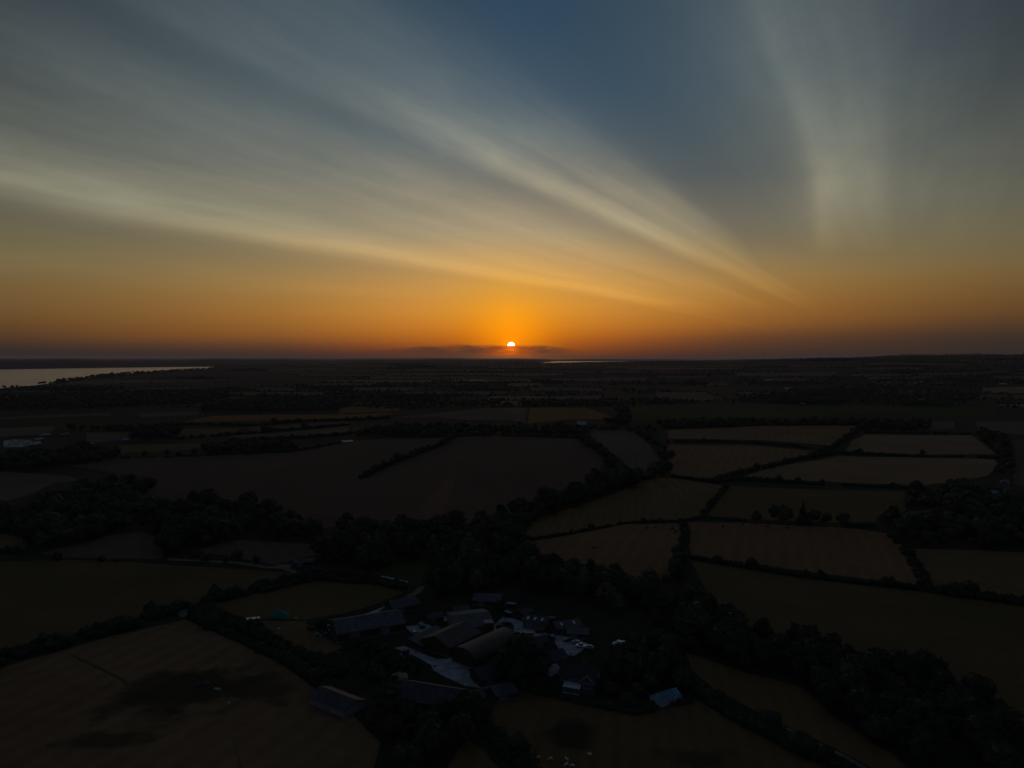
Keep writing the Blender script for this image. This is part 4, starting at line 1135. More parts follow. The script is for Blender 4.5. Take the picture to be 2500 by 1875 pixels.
barn('largest grey-roofed barn at the left of the farm, beside the dark heap', (814, 1554), (975, 1527), 17, 4.2, 7.0, 'roof_grey', 'board', lights=0, doors=((1, .25, 4, 3.6), (1, .7, 4, 3.6)))
barn('small grey-roofed barn behind the largest barn, under the broad dark tree', (950, 1494), (1012, 1480), 10, 3, 5.2, 'roof_grey', 'board')
barn('wide low grey roof in the middle of the farm, behind the grain bin', (1103, 1538), (1192, 1528), 20, 4.2, 6.2, 'roof_grey', 'block', doors=((1, .2, 3.6, 3.4), (1, .6, 3.6, 3.4)))
barn('brown-roofed gabled barn left of the grain bin', (1062, 1594), (1138, 1556), 15, 4, 7, 'roof_rust', 'board')
barn('lean-to shed against the left of the brown-roofed barn', (1015, 1588), (1080, 1556), 7, 2.6, 4.0, 'roof_dark', 'board', name='farm_shed', shape='mono')
barn('long round-topped barn beside the pale concrete yard', (1132, 1626), (1240, 1576), 13, 3.4, 7, 'roof_rust', 'board', shape='arch', doors=((-1, .5, 4, 3.2),))
barn('dark barn with pale gable end in front of the concrete yard', (985, 1706), (1125, 1730), 13, 3.6, 6.5, 'roof_dark', 'board', gable_wall='pale_clad')
barn('low lean-to with pale roof at the near end of the dark barn', (1105, 1730), (1150, 1738), 6, 2.2, 3.0, 'roof_pale', 'board', name='farm_shed', shape='mono')
barn('long low shed with dark blue roof and pale side at the near hedge', (782, 1708), (866, 1742), 9, 2.8, 4.6, 'roof_dark', 'pale_clad', name='farm_shed', doors=((1, .5, 2.4, 2.4),))
barn('grey-roofed shed at the back of the farm below the wood', (1160, 1470), (1224, 1474), 10, 2.8, 4.2, 'roof_grey', 'board', name='farm_shed')
barn('dark workshop with three pale rooflights beside the white car', (1284, 1524), (1335, 1530), 9, 2.8, 4.4, 'roof_dark', 'block', lights=3, name='workshop_shed')
barn('grey shed with two pale rooflights above the parked cars', (1352, 1542), (1412, 1534), 8, 2.7, 4.2, 'roof_grey', 'board', lights=2, name='farm_shed')
barn('low black field shelter between the rooflight shed and the parked cars', (1385, 1554), (1435, 1556), 5, 2.2, 2.9, 'roof_dark', 'board', name='farm_shed', shape='mono')
barn('dark stable block right of the lone white van', (1528, 1592), (1572, 1586), 7, 2.5, 4.2, 'roof_dark', 'board', name='stable_shed')
barn('small pale-roofed garage at the left end of the farmhouse', (1328, 1660), (1356, 1645), 5, 2.3, 3.6, 'roof_pale', 'block', name='garage_shed', doors=((1, .5, 2.2, 2.0),))
barn('low barn with thin pale roof edge beside the pale farm track', (716, 1382), (766, 1377), 7, 2.6, 3.6, 'roof_grey', 'board', name='barn', group=None)
barn('pale blue summerhouse roof at the lower right of the garden', (1600, 1722), (1648, 1706), 5.5, 2.2, 3.8, 'roof_blue', 'frame_white', name='summerhouse_shed', doors=((1, .5, 1.4, 2.0),))

barn('black-roofed barn between the concrete yard and the big black tree', (1160, 1668), (1232, 1650), 9, 3.2, 5.6, 'roof_dark', 'board')
barn('low cluttered lean-to at the lower end of the yard', (1206, 1706), (1258, 1696), 6, 2.2, 3.0, 'roof_grey', 'board', name='farm_shed', shape='mono')
barn('dark outbuilding joined to the back of the farmhouse', (1338, 1624), (1372, 1613), 7, 2.8, 4.8, 'roof_dark', 'render', name='farm_shed')
barn('narrow dark shed between the wide grey roof and the small barn', (1040, 1520), (1075, 1512), 6, 2.4, 3.6, 'roof_dark', 'board', name='farm_shed')
barn('small grey shed behind the wide grey roof', (1105, 1502), (1140, 1496), 6, 2.4, 3.8, 'roof_grey', 'board', name='farm_shed')
barn('small rust-roofed shed right of the grain bin', (1220, 1545), (1245, 1538), 5, 2.3, 3.4, 'roof_rust', 'board', name='farm_shed')
barn('small dark shed between the two blue trailers and the workshop', (1268, 1508), (1292, 1500), 5, 2.3, 3.4, 'roof_dark', 'board', name='farm_shed')
barn('small dark shed below the row of straw bales', (1300, 1580), (1330, 1572), 6, 2.4, 3.8, 'roof_dark', 'board', name='farm_shed')
barn('small grey shed at the edge of the scrub by the near copse', (1150, 1712), (1178, 1706), 5, 2.2, 3.2, 'roof_grey', 'board', name='farm_shed')
# grain bin tower
def grain_bin():
    p = G(1192, 1553); e = empty('grain_bin', p, R(12))
    mb = MB(); mb.box(-1.8, 1.8, -1.8, 1.8, -.3, 6.3); mb.build('bin_wall', M['board'], e)
    mb = MB(); mb.box(-1.95, 1.95, -1.95, 1.95, 6.3, 6.5); mb.build('lid', M['pale_clad'], e)
    for s in (-1, 1):
        for t in (-1, 1):
            q = MB(); q.box(s * 1.82 - .1, s * 1.82 + .1, t * 1.82 - .1, t * 1.82 + .1, -.3, 6.28); q.build('corner_post', M['steel'], e)
    q = MB(); q.bar((-1.95, -.3, 0), (-1.95, -.3, 6.6), .04); q.bar((-1.95, .3, 0), (-1.95, .3, 6.6), .04)
    for k in range(18): q.bar((-1.95, -.3, .3 + .35 * k), (-1.95, .3, .3 + .35 * k), .025)
    q.build('ladder', M['galv'], e)
    tag(e, 'tall square grain bin with pale lid in the middle of the farm', 'grain bin')
grain_bin()

# ------------------------------------------------------------------ farmhouse
def farmhouse():
    c, rz, L = axis((1372, 1668), (1462, 1684)); W = 8.0; h = L / 2; ev, rd = 4.9, 8.0
    e = empty('farmhouse', c, rz)
    m = MB(); m.prism([(-W / 2, -.6), (W / 2, -.6), (W / 2, ev), (0, rd), (-W / 2, ev)], -h, h); m.build('wall', M['render'], e)
    r = MB()
    for s in (-1, 1): slab(r, (s * (W / 2 + .4), ev - .27), (0, rd + .05), -h - .3, h + .3, .16)
    ro = r.build('roof', M['roof_tile'], e)
    for y in (-h + 1.0, h - 5.5):
        q = MB(); q.box(-.5, .5, y - .5, y + .5, rd - .9, rd + 1.3); q.box(-.58, .58, y - .58, y + .58, rd + 1.3, rd + 1.45)
        q.bar((0, y - .22, rd + 1.45), (0, y - .22, rd + 1.85), .14, 8); q.bar((0, y + .22, rd + 1.45), (0, y + .22, rd + 1.85), .14, 8)
        q.build('chimney', M['brick'], ro)
    # gabled wing towards the garden at the right-hand end
    g0, g1 = h - 4.9, h - .2; gx = W / 2 + 2.4
    gm = (g0 + g1) / 2
    q = MB(); q.add([(W / 2 - .02, g0, -.6), (gx, g0, -.6), (gx, g1, -.6), (W / 2 - .02, g1, -.6), (W / 2 - .02, g0, ev), (gx, g0, ev), (gx, g1, ev), (W / 2 - .02, g1, ev), (gx, gm, ev + 2.3), (0.5, gm, ev + 2.3)],
                    [(0, 1, 5, 4), (1, 2, 6, 8, 5), (2, 3, 7, 6), (0, 3, 2, 1), (4, 5, 8, 9), (6, 7, 9, 8), (3, 0, 4, 9, 7)])
    wing = q.build('gable_wing', M['render'], e)
    q = MB()
    for s, yy in ((-1, g0 - .3), (1, g1 + .3)):
        z0 = ev - .2
        q.add([(gx + .35, yy, z0), (gx + .35, gm, ev + 2.42), (.3, gm, ev + 2.42), (.3, yy, z0), (gx + .35, yy, z0 + .16), (gx + .35, gm, ev + 2.58), (.3, gm, ev + 2.58), (.3, yy, z0 + .16)],
              [(0, 1, 2, 3), (4, 7, 6, 5), (0, 4, 5, 1), (1, 5, 6, 2), (2, 6, 7, 3), (3, 7, 4, 0)])
    wr = q.build('wing_roof', M['roof_tile'], e)
    q = MB()
    for yy in (g0 - .3, g1 + .3): q.bar((gx + .37, yy, ev - .12), (gx + .37, gm, ev + 2.5), .09, 4)
    q.build('bargeboard', M['frame_white'], wr)
    window(e, gx, gm, 2.9, 2.6, 1.7, 1, bars=2)
    window(e, W / 2, -h + 1.6, 2.9, 1.1, 1.2, 1, bars=1)
    window(e, W / 2, h - 6.9, 2.8, 3.0, 1.4, 1, bars=2)
    window(e, W / 2, -h + 4.4, 2.9, 1.1, 1.2, 1, bars=1)
    window(e, 0, h, 4.6, 1.2, 1.3, 1, bars=1, axis_='y')
    d = MB(); d.box(W / 2, W / 2 + .08, -h + .6, -h + 1.6, 0, 2.05); do = d.build('door', M['board'], e)
    k = MB(); k.bar((W / 2 + .1, -h + 1.45, 1.0), (W / 2 + .16, -h + 1.45, 1.0), .05); k.build('handle', M['galv'], do)
    # conservatory along the front
    c0, c1, cx0, cx1 = -h + 2.4, h - 5.2, W / 2 + .01, W / 2 + 3.0
    cv = MB(); cv.box(cx0, cx1, c0, c1, -.5, .5); con = cv.build('conservatory', M['frame_white'], e)
    n = 9
    for i in range(n + 1):
        y = c0 + (c1 - c0) * i / n
        q = MB(); q.box(cx1 - .10, cx1, y - .05, y + .05, .5, 2.3); q.bar((cx1 - .05, y, 2.34), (cx0 + .05, y, 3.1), .05, 4); q.build('glazing_bar', M['frame_white'], con)
    for i in range(n):
        y0, y1 = c0 + (c1 - c0) * i / n + .05, c0 + (c1 - c0) * (i + 1) / n - .05
        q = MB(); q.box(cx1 - .07, cx1 - .05, y0, y1, .5, 2.28); q.build('pane', M['glass'], con)
        q = MB(); q.add([(cx1, y0, 2.30), (cx1, y1, 2.30), (cx0, y1, 3.05), (cx0, y0, 3.05), (cx1, y0, 2.33), (cx1, y1, 2.33), (cx0, y1, 3.08), (cx0, y0, 3.08)],
                        [(0, 3, 2, 1), (4, 5, 6, 7), (0, 1, 5, 4), (1, 2, 6, 5), (2, 3, 7, 6), (3, 0, 4, 7)]); q.build('roof_pane', M['skylight'], con)
    q = MB(); q.box(cx1 - .12, cx1 + .02, c0 - .05, c1 + .05, 2.285, 2.36); q.build('eave_rail', M['frame_white'], con)
    tag(e, 'dark-roofed farmhouse with white window frames and long glazed conservatory', 'house')
farmhouse()

# ------------------------------------------------------------------ vehicles
def car_parts(e, paint, kind='car', simple=False):
    L, W = (4.3, 1.78) if kind == 'car' else ((5.2, 1.9) if kind == 'pickup' else (5.4, 2.0))
    h = L / 2
    if kind == 'car':
        low = [(-h, .35), (-h, .82), (-h + .15, .95), (h - 1.25, .95), (h - .15, .78), (h, .62), (h, .35)]
        cab = [(-h + .15, .95), (-h + .65, 1.42), (.35, 1.46), (h - 1.25, .95)]
    elif kind == 'pickup':
        low = [(-h, .45), (-h, 1.05), (.0, 1.05), (h - 1.3, 1.08), (h - .15, .95), (h, .8), (h, .45)]
        cab = [(-.35, 1.05), (-.15, 1.75), (.95, 1.76), (h - 1.2, 1.08)]
    else:
        low = [(-h, .35), (-h, 1.15), (h - 1.0, 1.15), (h - .1, .9), (h, .7), (h, .35)]
        cab = [(-h + .02, 1.15), (-h + .12, 2.05), (h - 1.9, 2.08), (h - 1.0, 1.15)]
    def ext(mb, prof, w0, w1=None):
        n = len(prof); w1 = w1 or [w0] * n
        zmid = min(z for _, z in prof)
        vs_ = [(-w1[i], y, z) for i, (y, z) in enumerate(prof)] + [(w1[i], y, z) for i, (y, z) in enumerate(prof)]
        fs_ = [(i, (i + 1) % n, n + (i + 1) % n, n + i) for i in range(n)] + [tuple(range(n - 1, -1, -1)), tuple(range(n, 2 * n))]
        mb.add(vs_, fs_)
    b = MB(); ext(b, low, W / 2)
    zt = max(z for _, z in cab)
    rf = MB(); ext(rf, [(y, z) for y, z in cab if z > zt - .1] + [(y, z + .05) for y, z in reversed([q for q in cab if q[1] > zt - .1])], W / 2 - .2)
    bo = b.build('body', M[paint], e, bevel=.06)
    g = MB(); ext(g, cab, W / 2, [W / 2 - (.06 if z < zt - .1 else .18) for y, z in cab])
    if kind == 'van':
        g.build('cabin', M[paint], e)
        q = MB(); q.box(-W / 2 + .15, W / 2 - .15, h - 1.5, h - 1.44, 1.25, 1.85)
    else: g.build('windows', M['glass'], e)
    rf.build('car_roof', M[paint], e)
    if simple: return
    for sx_ in (-1, 1):
        for y in (-h + .85, h - .85):
            q = MB(); q.lathe([(.10, -.11), (.33, -.11), (.33, .11), (.10, .11)], 14, 'x', (sx_ * (W / 2 - .1), y, .33))
            wo_ = q.build('wheel', M['rubber'], e)
            q = MB(); q.lathe([(.02, 0), (.2, 0), (.2, .03), (.02, .03)], 10, 'x', (sx_ * (W / 2 - .1) + (.10 if sx_ > 0 else -.13), y, .33)); q.build('rim', M['galv'], wo_)
        q = MB(); q.box(sx_ * (W / 2 - .3) - .17, sx_ * (W / 2 - .3) + .17, h - .02, h + .03, .60, .74); q.build('headlight', M['skylight'], e)
        q = MB(); q.box(sx_ * (W / 2 - .2) - .12, sx_ * (W / 2 - .2) + .12, -h - .03, -h + .02, .66, .82); q.build('tail_light', M['paint_red'], e)
def car(px, py, heading, paint, label, kind='car'):
    p = G(px, py); e = empty({'car': 'parked_car', 'pickup': 'pickup_truck', 'van': 'parked_van'}[kind], (p.x, p.y, p.z + .12), R(heading))
    car_parts(e, paint, kind); tag(e, label, {'car': 'car', 'pickup': 'pickup', 'van': 'van'}[kind], 'vehicles parked in the farmyard')
car(1287, 1516, 80, 'paint_white', 'white car in front of the dark workshop with three rooflights')
car(1248, 1550, 95, 'paint_white', 'white car beside the straw bale stack')
car(1386, 1566, 100, 'paint_dark', 'black car with pale roof, leftmost in the row by the grass', )
car(1407, 1572, 60, 'paint_silver', 'silver car parked between the black car and the white pickup')
car(1421, 1581, 75, 'paint_white', 'white pickup truck in the row of cars by the grass', 'pickup')
car(1437, 1584, 70, 'paint_silver', 'pale car at the right end of the parked row')
car(1511, 1577, 65, 'paint_white', 'lone white van beside the dark stable block', 'van')
car(1010, 1548, 30, 'paint_silver', 'small pale car between the largest barn and the brown-roofed barn')

def trailer(px, py, heading, L, W, h, cover, side, label, name='covered_trailer', cat='trailer'):
    p = G(px, py); e = empty(name, p, R(heading))
    q = MB(); q.box(-W / 2, W / 2, -L / 2, L / 2, .7, h); q.build('body', M[side], e, bevel=.04)
    q = MB()
    for i in range(6):
        y0 = -L / 2 - .05 + (L + .1) * i / 6; y1 = y0 + (L + .1) / 6; s = .18 + .08 * ((i * 7) % 3)
        q.prism([(-W / 2 - .06, h - .25), (W / 2 + .06, h - .25), (W / 2 + .05, h + .05), (.2, h + s), (-W / 2 - .05, h + .05)], y0 + .002, y1)
    q.build('cover', M[cover], e)
    for s in (-1, 1):
        for y in (-L / 4, L / 4):
            w = MB(); w.lathe([(.1, -.12), (.38, -.12), (.38, .12), (.1, .12)], 14, 'x', (s * (W / 2 - .1), y, .4)); w.build('wheel', M['rubber'], e)
    q = MB(); q.bar((-.4, L / 2, .75), (0, L / 2 + 1.2, .6), .05); q.bar((.4, L / 2, .75), (0, L / 2 + 1.2, .6), .05); q.build('drawbar', M['steel'], e)
    tag(e, label, cat)
trailer(1248, 1482, 70, 4.6, 2.1, 1.9, 'blue', 'navy', 'blue covered trailer, the farther of two behind the small tree')
trailer(1241, 1503, 40, 3.8, 2.0, 1.8, 'blue', 'paint_dark', 'blue covered trailer, the nearer of two behind the small tree')
trailer(1344, 1517, 80, 4.0, 2.1, 1.9, 'roof_teal', 'navy', 'teal covered trailer between the workshop and the rooflight shed')
trailer(1350, 1560, 15, 2.6, 1.6, 1.5, 'blue', 'navy', 'small blue trailer at the edge of the concrete yard')

def container():
    p = G(618, 1524); e = empty('box_trailer', p, R(-72))
    L, W, h = 5.6, 2.4, 2.7
    q = MB(); q.box(-W / 2, W / 2, -L / 2, L / 2, .45, h); q.build('body', M['navy'], e)
    q = MB(); q.box(-W / 2 - .06, W / 2 + .06, -L / 2 - .06, L / 2 + .06, h, h + .12); q.build('roof', M['white'], e)
    for s in (-1, 1):
        q = MB(); q.box(min(s * .02, s * (W / 2 - .08)), max(s * .02, s * (W / 2 - .08)), -L / 2 - .05, -L / 2, .5, h - .08); d = q.build('door', M['navy'], e)
        k = MB(); k.bar((s * .2, -L / 2 - .09, .6), (s * .2, -L / 2 - .09, h - .2), .03); k.build('lock_bar', M['galv'], d)
        for y in (-.6, .6):
            w = MB(); w.lathe([(.1, -.12), (.42, -.12), (.42, .12), (.1, .12)], 14, 'x', (s * (W / 2 - .15), y, .42)); w.build('wheel', M['rubber'], e)
        for k_ in range(7):
            q = MB(); y = -L / 2 + .4 + k_ * (L - .8) / 6; q.box(min(s * W / 2, s * (W / 2 + .04)), max(s * W / 2, s * (W / 2 + .04)), y - .04, y + .04, .5, h - .05); q.build('rib', M['navy'], e)
    tag(e, 'navy box trailer with white roof standing in the paddock', 'trailer')
container()

def lump(name, px, py, rx, ry, h, mat, label, cat, seed, heading=0, sub=3, flat=.15, parts=None):
    """tarpaulin-covered stack or heap: a sagging mound with folds"""
    rng = np.random.default_rng(seed)
    n, m = 28, 22
    u = np.linspace(-1, 1, n); v = np.linspace(-1, 1, m); U, V_ = np.meshgrid(u, v)
    d = np.maximum(np.abs(U) ** 1.0, np.abs(V_))
    z = h * np.clip((1 - d ** 4), 0, 1) ** .7
    bump = sum(rng.uniform(.04, .10) * h * np.sin(U * rng.uniform(2, 9) + rng.uniform(0, 6)) * np.sin(V_ * rng.uniform(2, 9) + rng.uniform(0, 6)) for _ in range(7))
    z = np.where(d < .999, np.maximum(z + bump * np.clip(1.1 - d, 0, 1) * 2 * (z > .05), .02), -.15)
    k = np.sqrt(np.clip(1 - .32 * np.minimum(U * U, V_ * V_) * 1.0, .3, 1))
    P_ = np.stack([U * rx * k, V_ * ry * k, z], -1).reshape(-1, 3)
    i = np.arange(m - 1)[:, None] * n + np.arange(n - 1)[None, :]
    f = np.stack([i, i + 1, i + n + 1, i + n], -1).reshape(-1, 4)
    me = mesh_np(name, P_, f, M[mat], smooth=True)
    p = G(px, py); o = link_mesh(name, me, None, p, R(heading)); tag(o, label, cat); return o
lump('tarpaulin_stack', 684, 1507, 4.4, 2.3, 2.9, 'teal', 'teal tarpaulin over a stack in the paddock', 'tarpaulin', 1, -15)
lump('muck_heap', 800, 1528, 6.2, 3.4, 2.2, 'heap', 'black heap beside the left end of the largest barn', 'heap', 2, -20)
lump('brush_pile', 491, 1672, 3.0, 2.0, 1.0, 'board', 'brown brush pile in the bare patch of the near field', 'heap', 3, 30)
lump('rubble_heap', 975, 1655, 3.4, 2.2, 1.5, 'tan_sheet', 'brownish heap left of the concrete yard', 'heap', 4, 10)
lump('sheeted_pile', 990, 1600, 2.6, 1.3, .9, 'pale_clad', 'pale sheeted pile at the left tip of the concrete yard', 'heap', 5, -25)

def tractor():
    p = G(808, 1540); e = empty('tractor', p, R(-70))
    q = MB(); q.box(-.42, .42, .2, 2.2, .75, 1.55); q.build('bonnet', M['blue'], e, bevel=.08)
    q = MB(); q.box(-.55, .55, -1.5, .2, .7, 1.25); q.build('chassis', M['black'], e, bevel=.05)
    q = MB(); q.prism([(-.7, 1.25), (.7, 1.25), (.62, 2.55), (-.62, 2.55)], -1.35, .15); q.build('cab_glass', M['glass'], e)
    q = MB(); q.box(-.78, .78, -1.5, .3, 2.55, 2.72); q.build('cab_roof', M['blue'], e, bevel=.05)
    for s in (-1, 1):
        w = MB(); w.lathe([(.3, -.24), (.82, -.22), (.82, .22), (.3, .24)], 18, 'x', (s * .85, -1.0, .82)); wo_ = w.build('rear_wheel', M['rubber'], e)
        r_ = MB(); r_.lathe([(.05, -.05), (.42, -.05), (.42, .05), (.05, .05)], 12, 'x', (s * 1.06, -1.0, .82)); r_.build('rim', M['white'], wo_)
        w = MB(); w.lathe([(.2, -.15), (.5, -.14), (.5, .14), (.2, .15)], 16, 'x', (s * .75, 1.5, .5)); w.build('front_wheel', M['rubber'], e)
        f = MB(); f.box(s * .85 - .28, s * .85 + .28, -1.6, -.4, 1.66, 1.72); f.build('mudguard', M['blue'], e)
    q = MB(); q.bar((.3, 1.1, 1.55), (.3, 1.1, 2.5), .05); q.build('exhaust', M['black'], e)
    tag(e, 'blue tractor in front of the largest barn beside the black heap', 'tractor')
tractor()
trailer(1030, 1532, 20, 4.2, 2.0, 1.6, 'tan_sheet', 'board', 'tan covered trailer left of the narrow dark shed')
trailer(1172, 1612, 55, 4.4, 2.1, 1.7, 'roof_grey', 'board', 'grey covered trailer beside the round-topped barn')
trailer(1318, 1545, 75, 3.6, 1.9, 1.6, 'roof_grey', 'navy', 'grey covered trailer right of the straw bales')
trailer(760, 1538, 60, 3.4, 1.8, 1.3, 'board', 'board', 'dark low trailer left of the blue tractor')
def tank(px, py, mat, label, r=.8, h=1.5):
    p = G(px, py); e = empty('water_tank', p)
    q = MB(); q.lathe([(r * .9, 0), (r, .1), (r, h), (r * .8, h + .2)], 18); q.build('tank_body', M[mat], e, smooth=False)
    q = MB(); q.lathe([(r * .25, h + .2), (r * .25, h + .32), (r * .1, h + .34)], 12); q.build('cap', M['black'], e)
    tag(e, label, 'tank')
tank(775, 1556, 'teal', 'teal water tank, the left one of a pair near the largest barn')
tank(784, 1558, 'pale_clad', 'pale water tank, the right one of a pair near the largest barn', .6, 1.2)
def pallets(px, py, n, label, heading=0, mat='wood'):
    p = G(px, py); e = empty('pallet_stack', p, R(heading))
    for k in range(n):
        q = MB()
        for i in range(5): q.box(-.6, .6, -.5 + i * .22, -.5 + i * .22 + .13, k * .15 + .1, k * .15 + .125)
        for x in (-.55, 0, .45): q.box(x, x + .1, -.5, .51, k * .15, k * .15 + .098)
        q.build('pallet', M[mat], e)
    tag(e, label, 'pallets')
pallets(746, 1521, 4, 'short pallet stack left of the black heap', 20, 'tan_sheet')
pallets(808, 1568, 3, 'low pallet stack below the blue tractor', -10, 'tan_sheet')
pallets(795, 1546, 2, 'very low pallet stack between tractor and water tanks', 35, 'pale_clad')
pallets(1165, 1646, 5, 'pallet stack at the end of the round-topped barn', 15)
pallets(1062, 1628, 3, 'low pallet stack on the left side of the concrete yard', 40)
pallets(1210, 1640, 4, 'pallet stack against the black-roofed barn', -20)
pallets(1260, 1575, 3, 'low pallet stack below the white car by the bales', 10)
pallets(1395, 1598, 2, 'very low pallet stack at the lower edge of the car park', 30)
pallets(860, 1572, 3, 'low pallet stack in front of the largest barn', 15)
def trough(px, py, label, heading=0, L=2.4):
    p = G(px, py); e = empty('water_trough', p, R(heading))
    q = MB(); q.prism([(-.35, .1), (.35, .1), (.45, .65), (.38, .65), (.3, .18), (-.3, .18), (-.38, .65), (-.45, .65)], -L / 2, L / 2); q.build('basin', M['galv'], e)
    q = MB(); q.box(-.4, .4, -L / 2 - .05, -L / 2, .1, .65); q.box(-.4, .4, L / 2, L / 2 + .05, .1, .65); q.build('end_plate', M['galv'], e)
    for y in (-L / 3, L / 3):
        q = MB(); q.box(-.35, .35, y - .1, y + .1, -.05, .1); q.build('foot', M['block'], e)
    tag(e, label, 'trough')
trough(681, 1537, 'pale water trough alone in the brown paddock')
trough(531, 1685, 'pale water trough beside the brush pile', 70)
trough(559, 1718, 'small pale trough at the lower edge of the bare patch', 20, 1.4)
trough(722, 1511, 'small pale trough beside the teal tarpaulin', 80, 1.2)
def bucket():
    p = G(790, 1591); e = empty('orange_tub', p)
    q = MB(); q.lathe([(.40, 0), (.55, .7), (.50, .7), (.36, .05)], 16); q.build('tub', M['orange'], e)
    q = MB(); q.bar((-.55, 0, .7), (-.55, 0, .85), .04); q.bar((.55, 0, .7), (.55, 0, .85), .04); q.build('handle', M['black'], e)
    tag(e, 'small orange tub at the edge of the brown paddock', 'tub')
bucket()

# wrapped silage bales in two short rows
pos = ['first', 'second', 'third', 'fourth', 'fifth']
def bale_row(a, b, n, which):
    A, B = G(*a), G(*b)
    d = B - A; rz = math.atan2(-d.x, d.y)
    for i in range(n):
        p = A + d * (i + .5) / n
        q = MB(); q.lathe([(.45, -.58), (.58, -.52), (.62, -.3), (.62, .3), (.58, .52), (.45, .58)], 16, 'y', (0, 0, .6))
        o = link_mesh('wrapped_bale', q.mesh('wrapped_bale', M['wrap'], smooth=True), None, (p.x, p.y, Z(p.x, p.y)), rz)
        tag(o, f'{pos[i]} white wrapped bale from the left in the {which} row behind the paddock hedge', 'bale', 'white wrapped bales')
bale_row((930, 1411), (962, 1417), 5, 'longer left')
bale_row((975, 1420), (996, 1425), 3, 'shorter right')
def straw():
    A, B = G(1266, 1554), G(1303, 1553); d = (B - A); rz = math.atan2(-d.x, d.y)
    for i in range(4):
        p = A + d * (i + .5) / 4
        e = empty('straw_bale', (p.x, p.y, Z(p.x, p.y) + .12), rz)
        q = MB(); q.box(-.65, .65, -.78, .78, 0, 1.5); q.build('bale', M['straw'], e, bevel=.07)
        q = MB(); q.box(-.6, .6, -.72, .72, 1.5, 1.58); q.build('top_layer', M['straw_top'], e, bevel=.03)
        tag(e, f'{pos[i]} big brown straw bale from the left in the yard row', 'bale', 'straw bales in the yard')
straw()

# gates, poles, mast
def gate(px, py, heading, label, L=3.6, mat='pale_clad'):
    p = G(px, py); e = empty('field_gate', p, R(heading))
    for y in (-L / 2 - .1, L / 2 + .1):
        q = MB(); q.box(-.09, .09, y - .09, y + .09, -.3, 1.5); q.build('post', M[mat], e)
    for k in range(5):
        q = MB(); z = .25 + k * .24; q.box(-.03, .03, -L / 2, L / 2, z, z + .09); q.build('rail', M[mat], e)
    q = MB(); q.bar((.05, -L / 2, .25), (.05, L / 2, 1.25), .035, 4); q.build('brace', M[mat], e)
    tag(e, label, 'gate')
gate(446, 1497, -60, 'white field gate where the twin hedges meet the paddock hedge')
gate(126, 1588, -65, 'pale field gate between the twin hedges at the far left')
gate(2250, 1440, -70, 'grey field gate in the gap of the long right-hand hedge', mat='wood')
def pole(px, py, h, label):
    p = G(px, py); e = empty('telegraph_pole', p, R(random.uniform(-30, 30)))
    q = MB(); q.bar((0, 0, -.5), (0, 0, h), .16, 8, .11); q.build('pole', M['wood'], e)
    q = MB(); q.box(-.9, .9, -.06, .06, h - .6, h - .45); ca = q.build('crossarm', M['wood'], e)
    for x in (-.8, -.4, .4, .8):
        q = MB(); q.lathe([(.03, h - .45), (.06, h - .38), (.04, h - .28)], 8, 'z', (x, 0, 0)); q.build('insulator', M['white'], ca)
    tag(e, label, 'pole')
pole(2031, 1720, 9, 'slender telegraph pole in front of the belt at the lower right')
pole(1887, 1392, 8, 'telegraph pole on the long straight hedge above the dark pasture')
pole(2097, 1422, 7, 'telegraph pole near the gap in the long right-hand hedge')
pole(826, 1640, 8, 'telegraph pole in the thick hedge beside the long low shed')
def mast():
    p = G(232, 1051); e = empty('red_mast', p); h = 17
    for a in range(4):
        w = a * math.pi / 2 + .785
        q = MB(); q.bar((2.0 * math.cos(w), 2.0 * math.sin(w), -.5), (.35 * math.cos(w), .35 * math.sin(w), h), .16, 5, .10); q.build('leg', M['paint_red'], e)
    for k in range(9):
        t0, t1 = k / 9, (k + 1) / 9; r0, r1 = 2 - 1.65 * t0, 2 - 1.65 * t1
        q = MB()
        for a in range(4):
            w, w2 = a * math.pi / 2 + .785, (a + 1) * math.pi / 2 + .785
            q.bar((r0 * math.cos(w), r0 * math.sin(w), h * t0), (r1 * math.cos(w2), r1 * math.sin(w2), h * t1), .09, 4)
            q.bar((r0 * math.cos(w), r0 * math.sin(w), h * t0), (r0 * math.cos(w2), r0 * math.sin(w2), h * t0), .09, 4)
        q.build('lattice', M['paint_red'], e)
    tag(e, 'slender red lattice mast in front of the far left wood', 'mast')
mast()

# ------------------------------------------------------------------ far left yard: pale sheds and rows of cars
barn('long pale-roofed shed above the far yard of cars', (92, 1068), (124, 1064), 9, 3, 4.2, 'roof_pale', 'block', L=17, name='farm_shed', doors=(), group='sheds at the far yard')
barn('lower pale shed right of the far yard, behind the tall bushy tree', (140, 1066), (170, 1061), 8, 2.8, 3.6, 'roof_grey', 'block', L=20, name='farm_shed', doors=(), group='sheds at the far yard')
barn('blue-roofed shed at the right end of the far yard of cars', (84, 1078), (98, 1076), 10, 3, 4.0, 'roof_blue', 'block', L=13, name='farm_shed', doors=(), group='sheds at the far yard')
barn('small blue-roofed shed by the middle wood beyond the tall bushy tree', (296, 1079), (312, 1077), 8, 3, 4.2, 'roof_blue', 'block', L=10, name='farm_shed', doors=(), group='sheds at the far yard')
sheet('yard', [(8, 1078), (30, 1074), (95, 1076), (100, 1083), (60, 1092), (10, 1093)], M['concrete'], lift=.3)
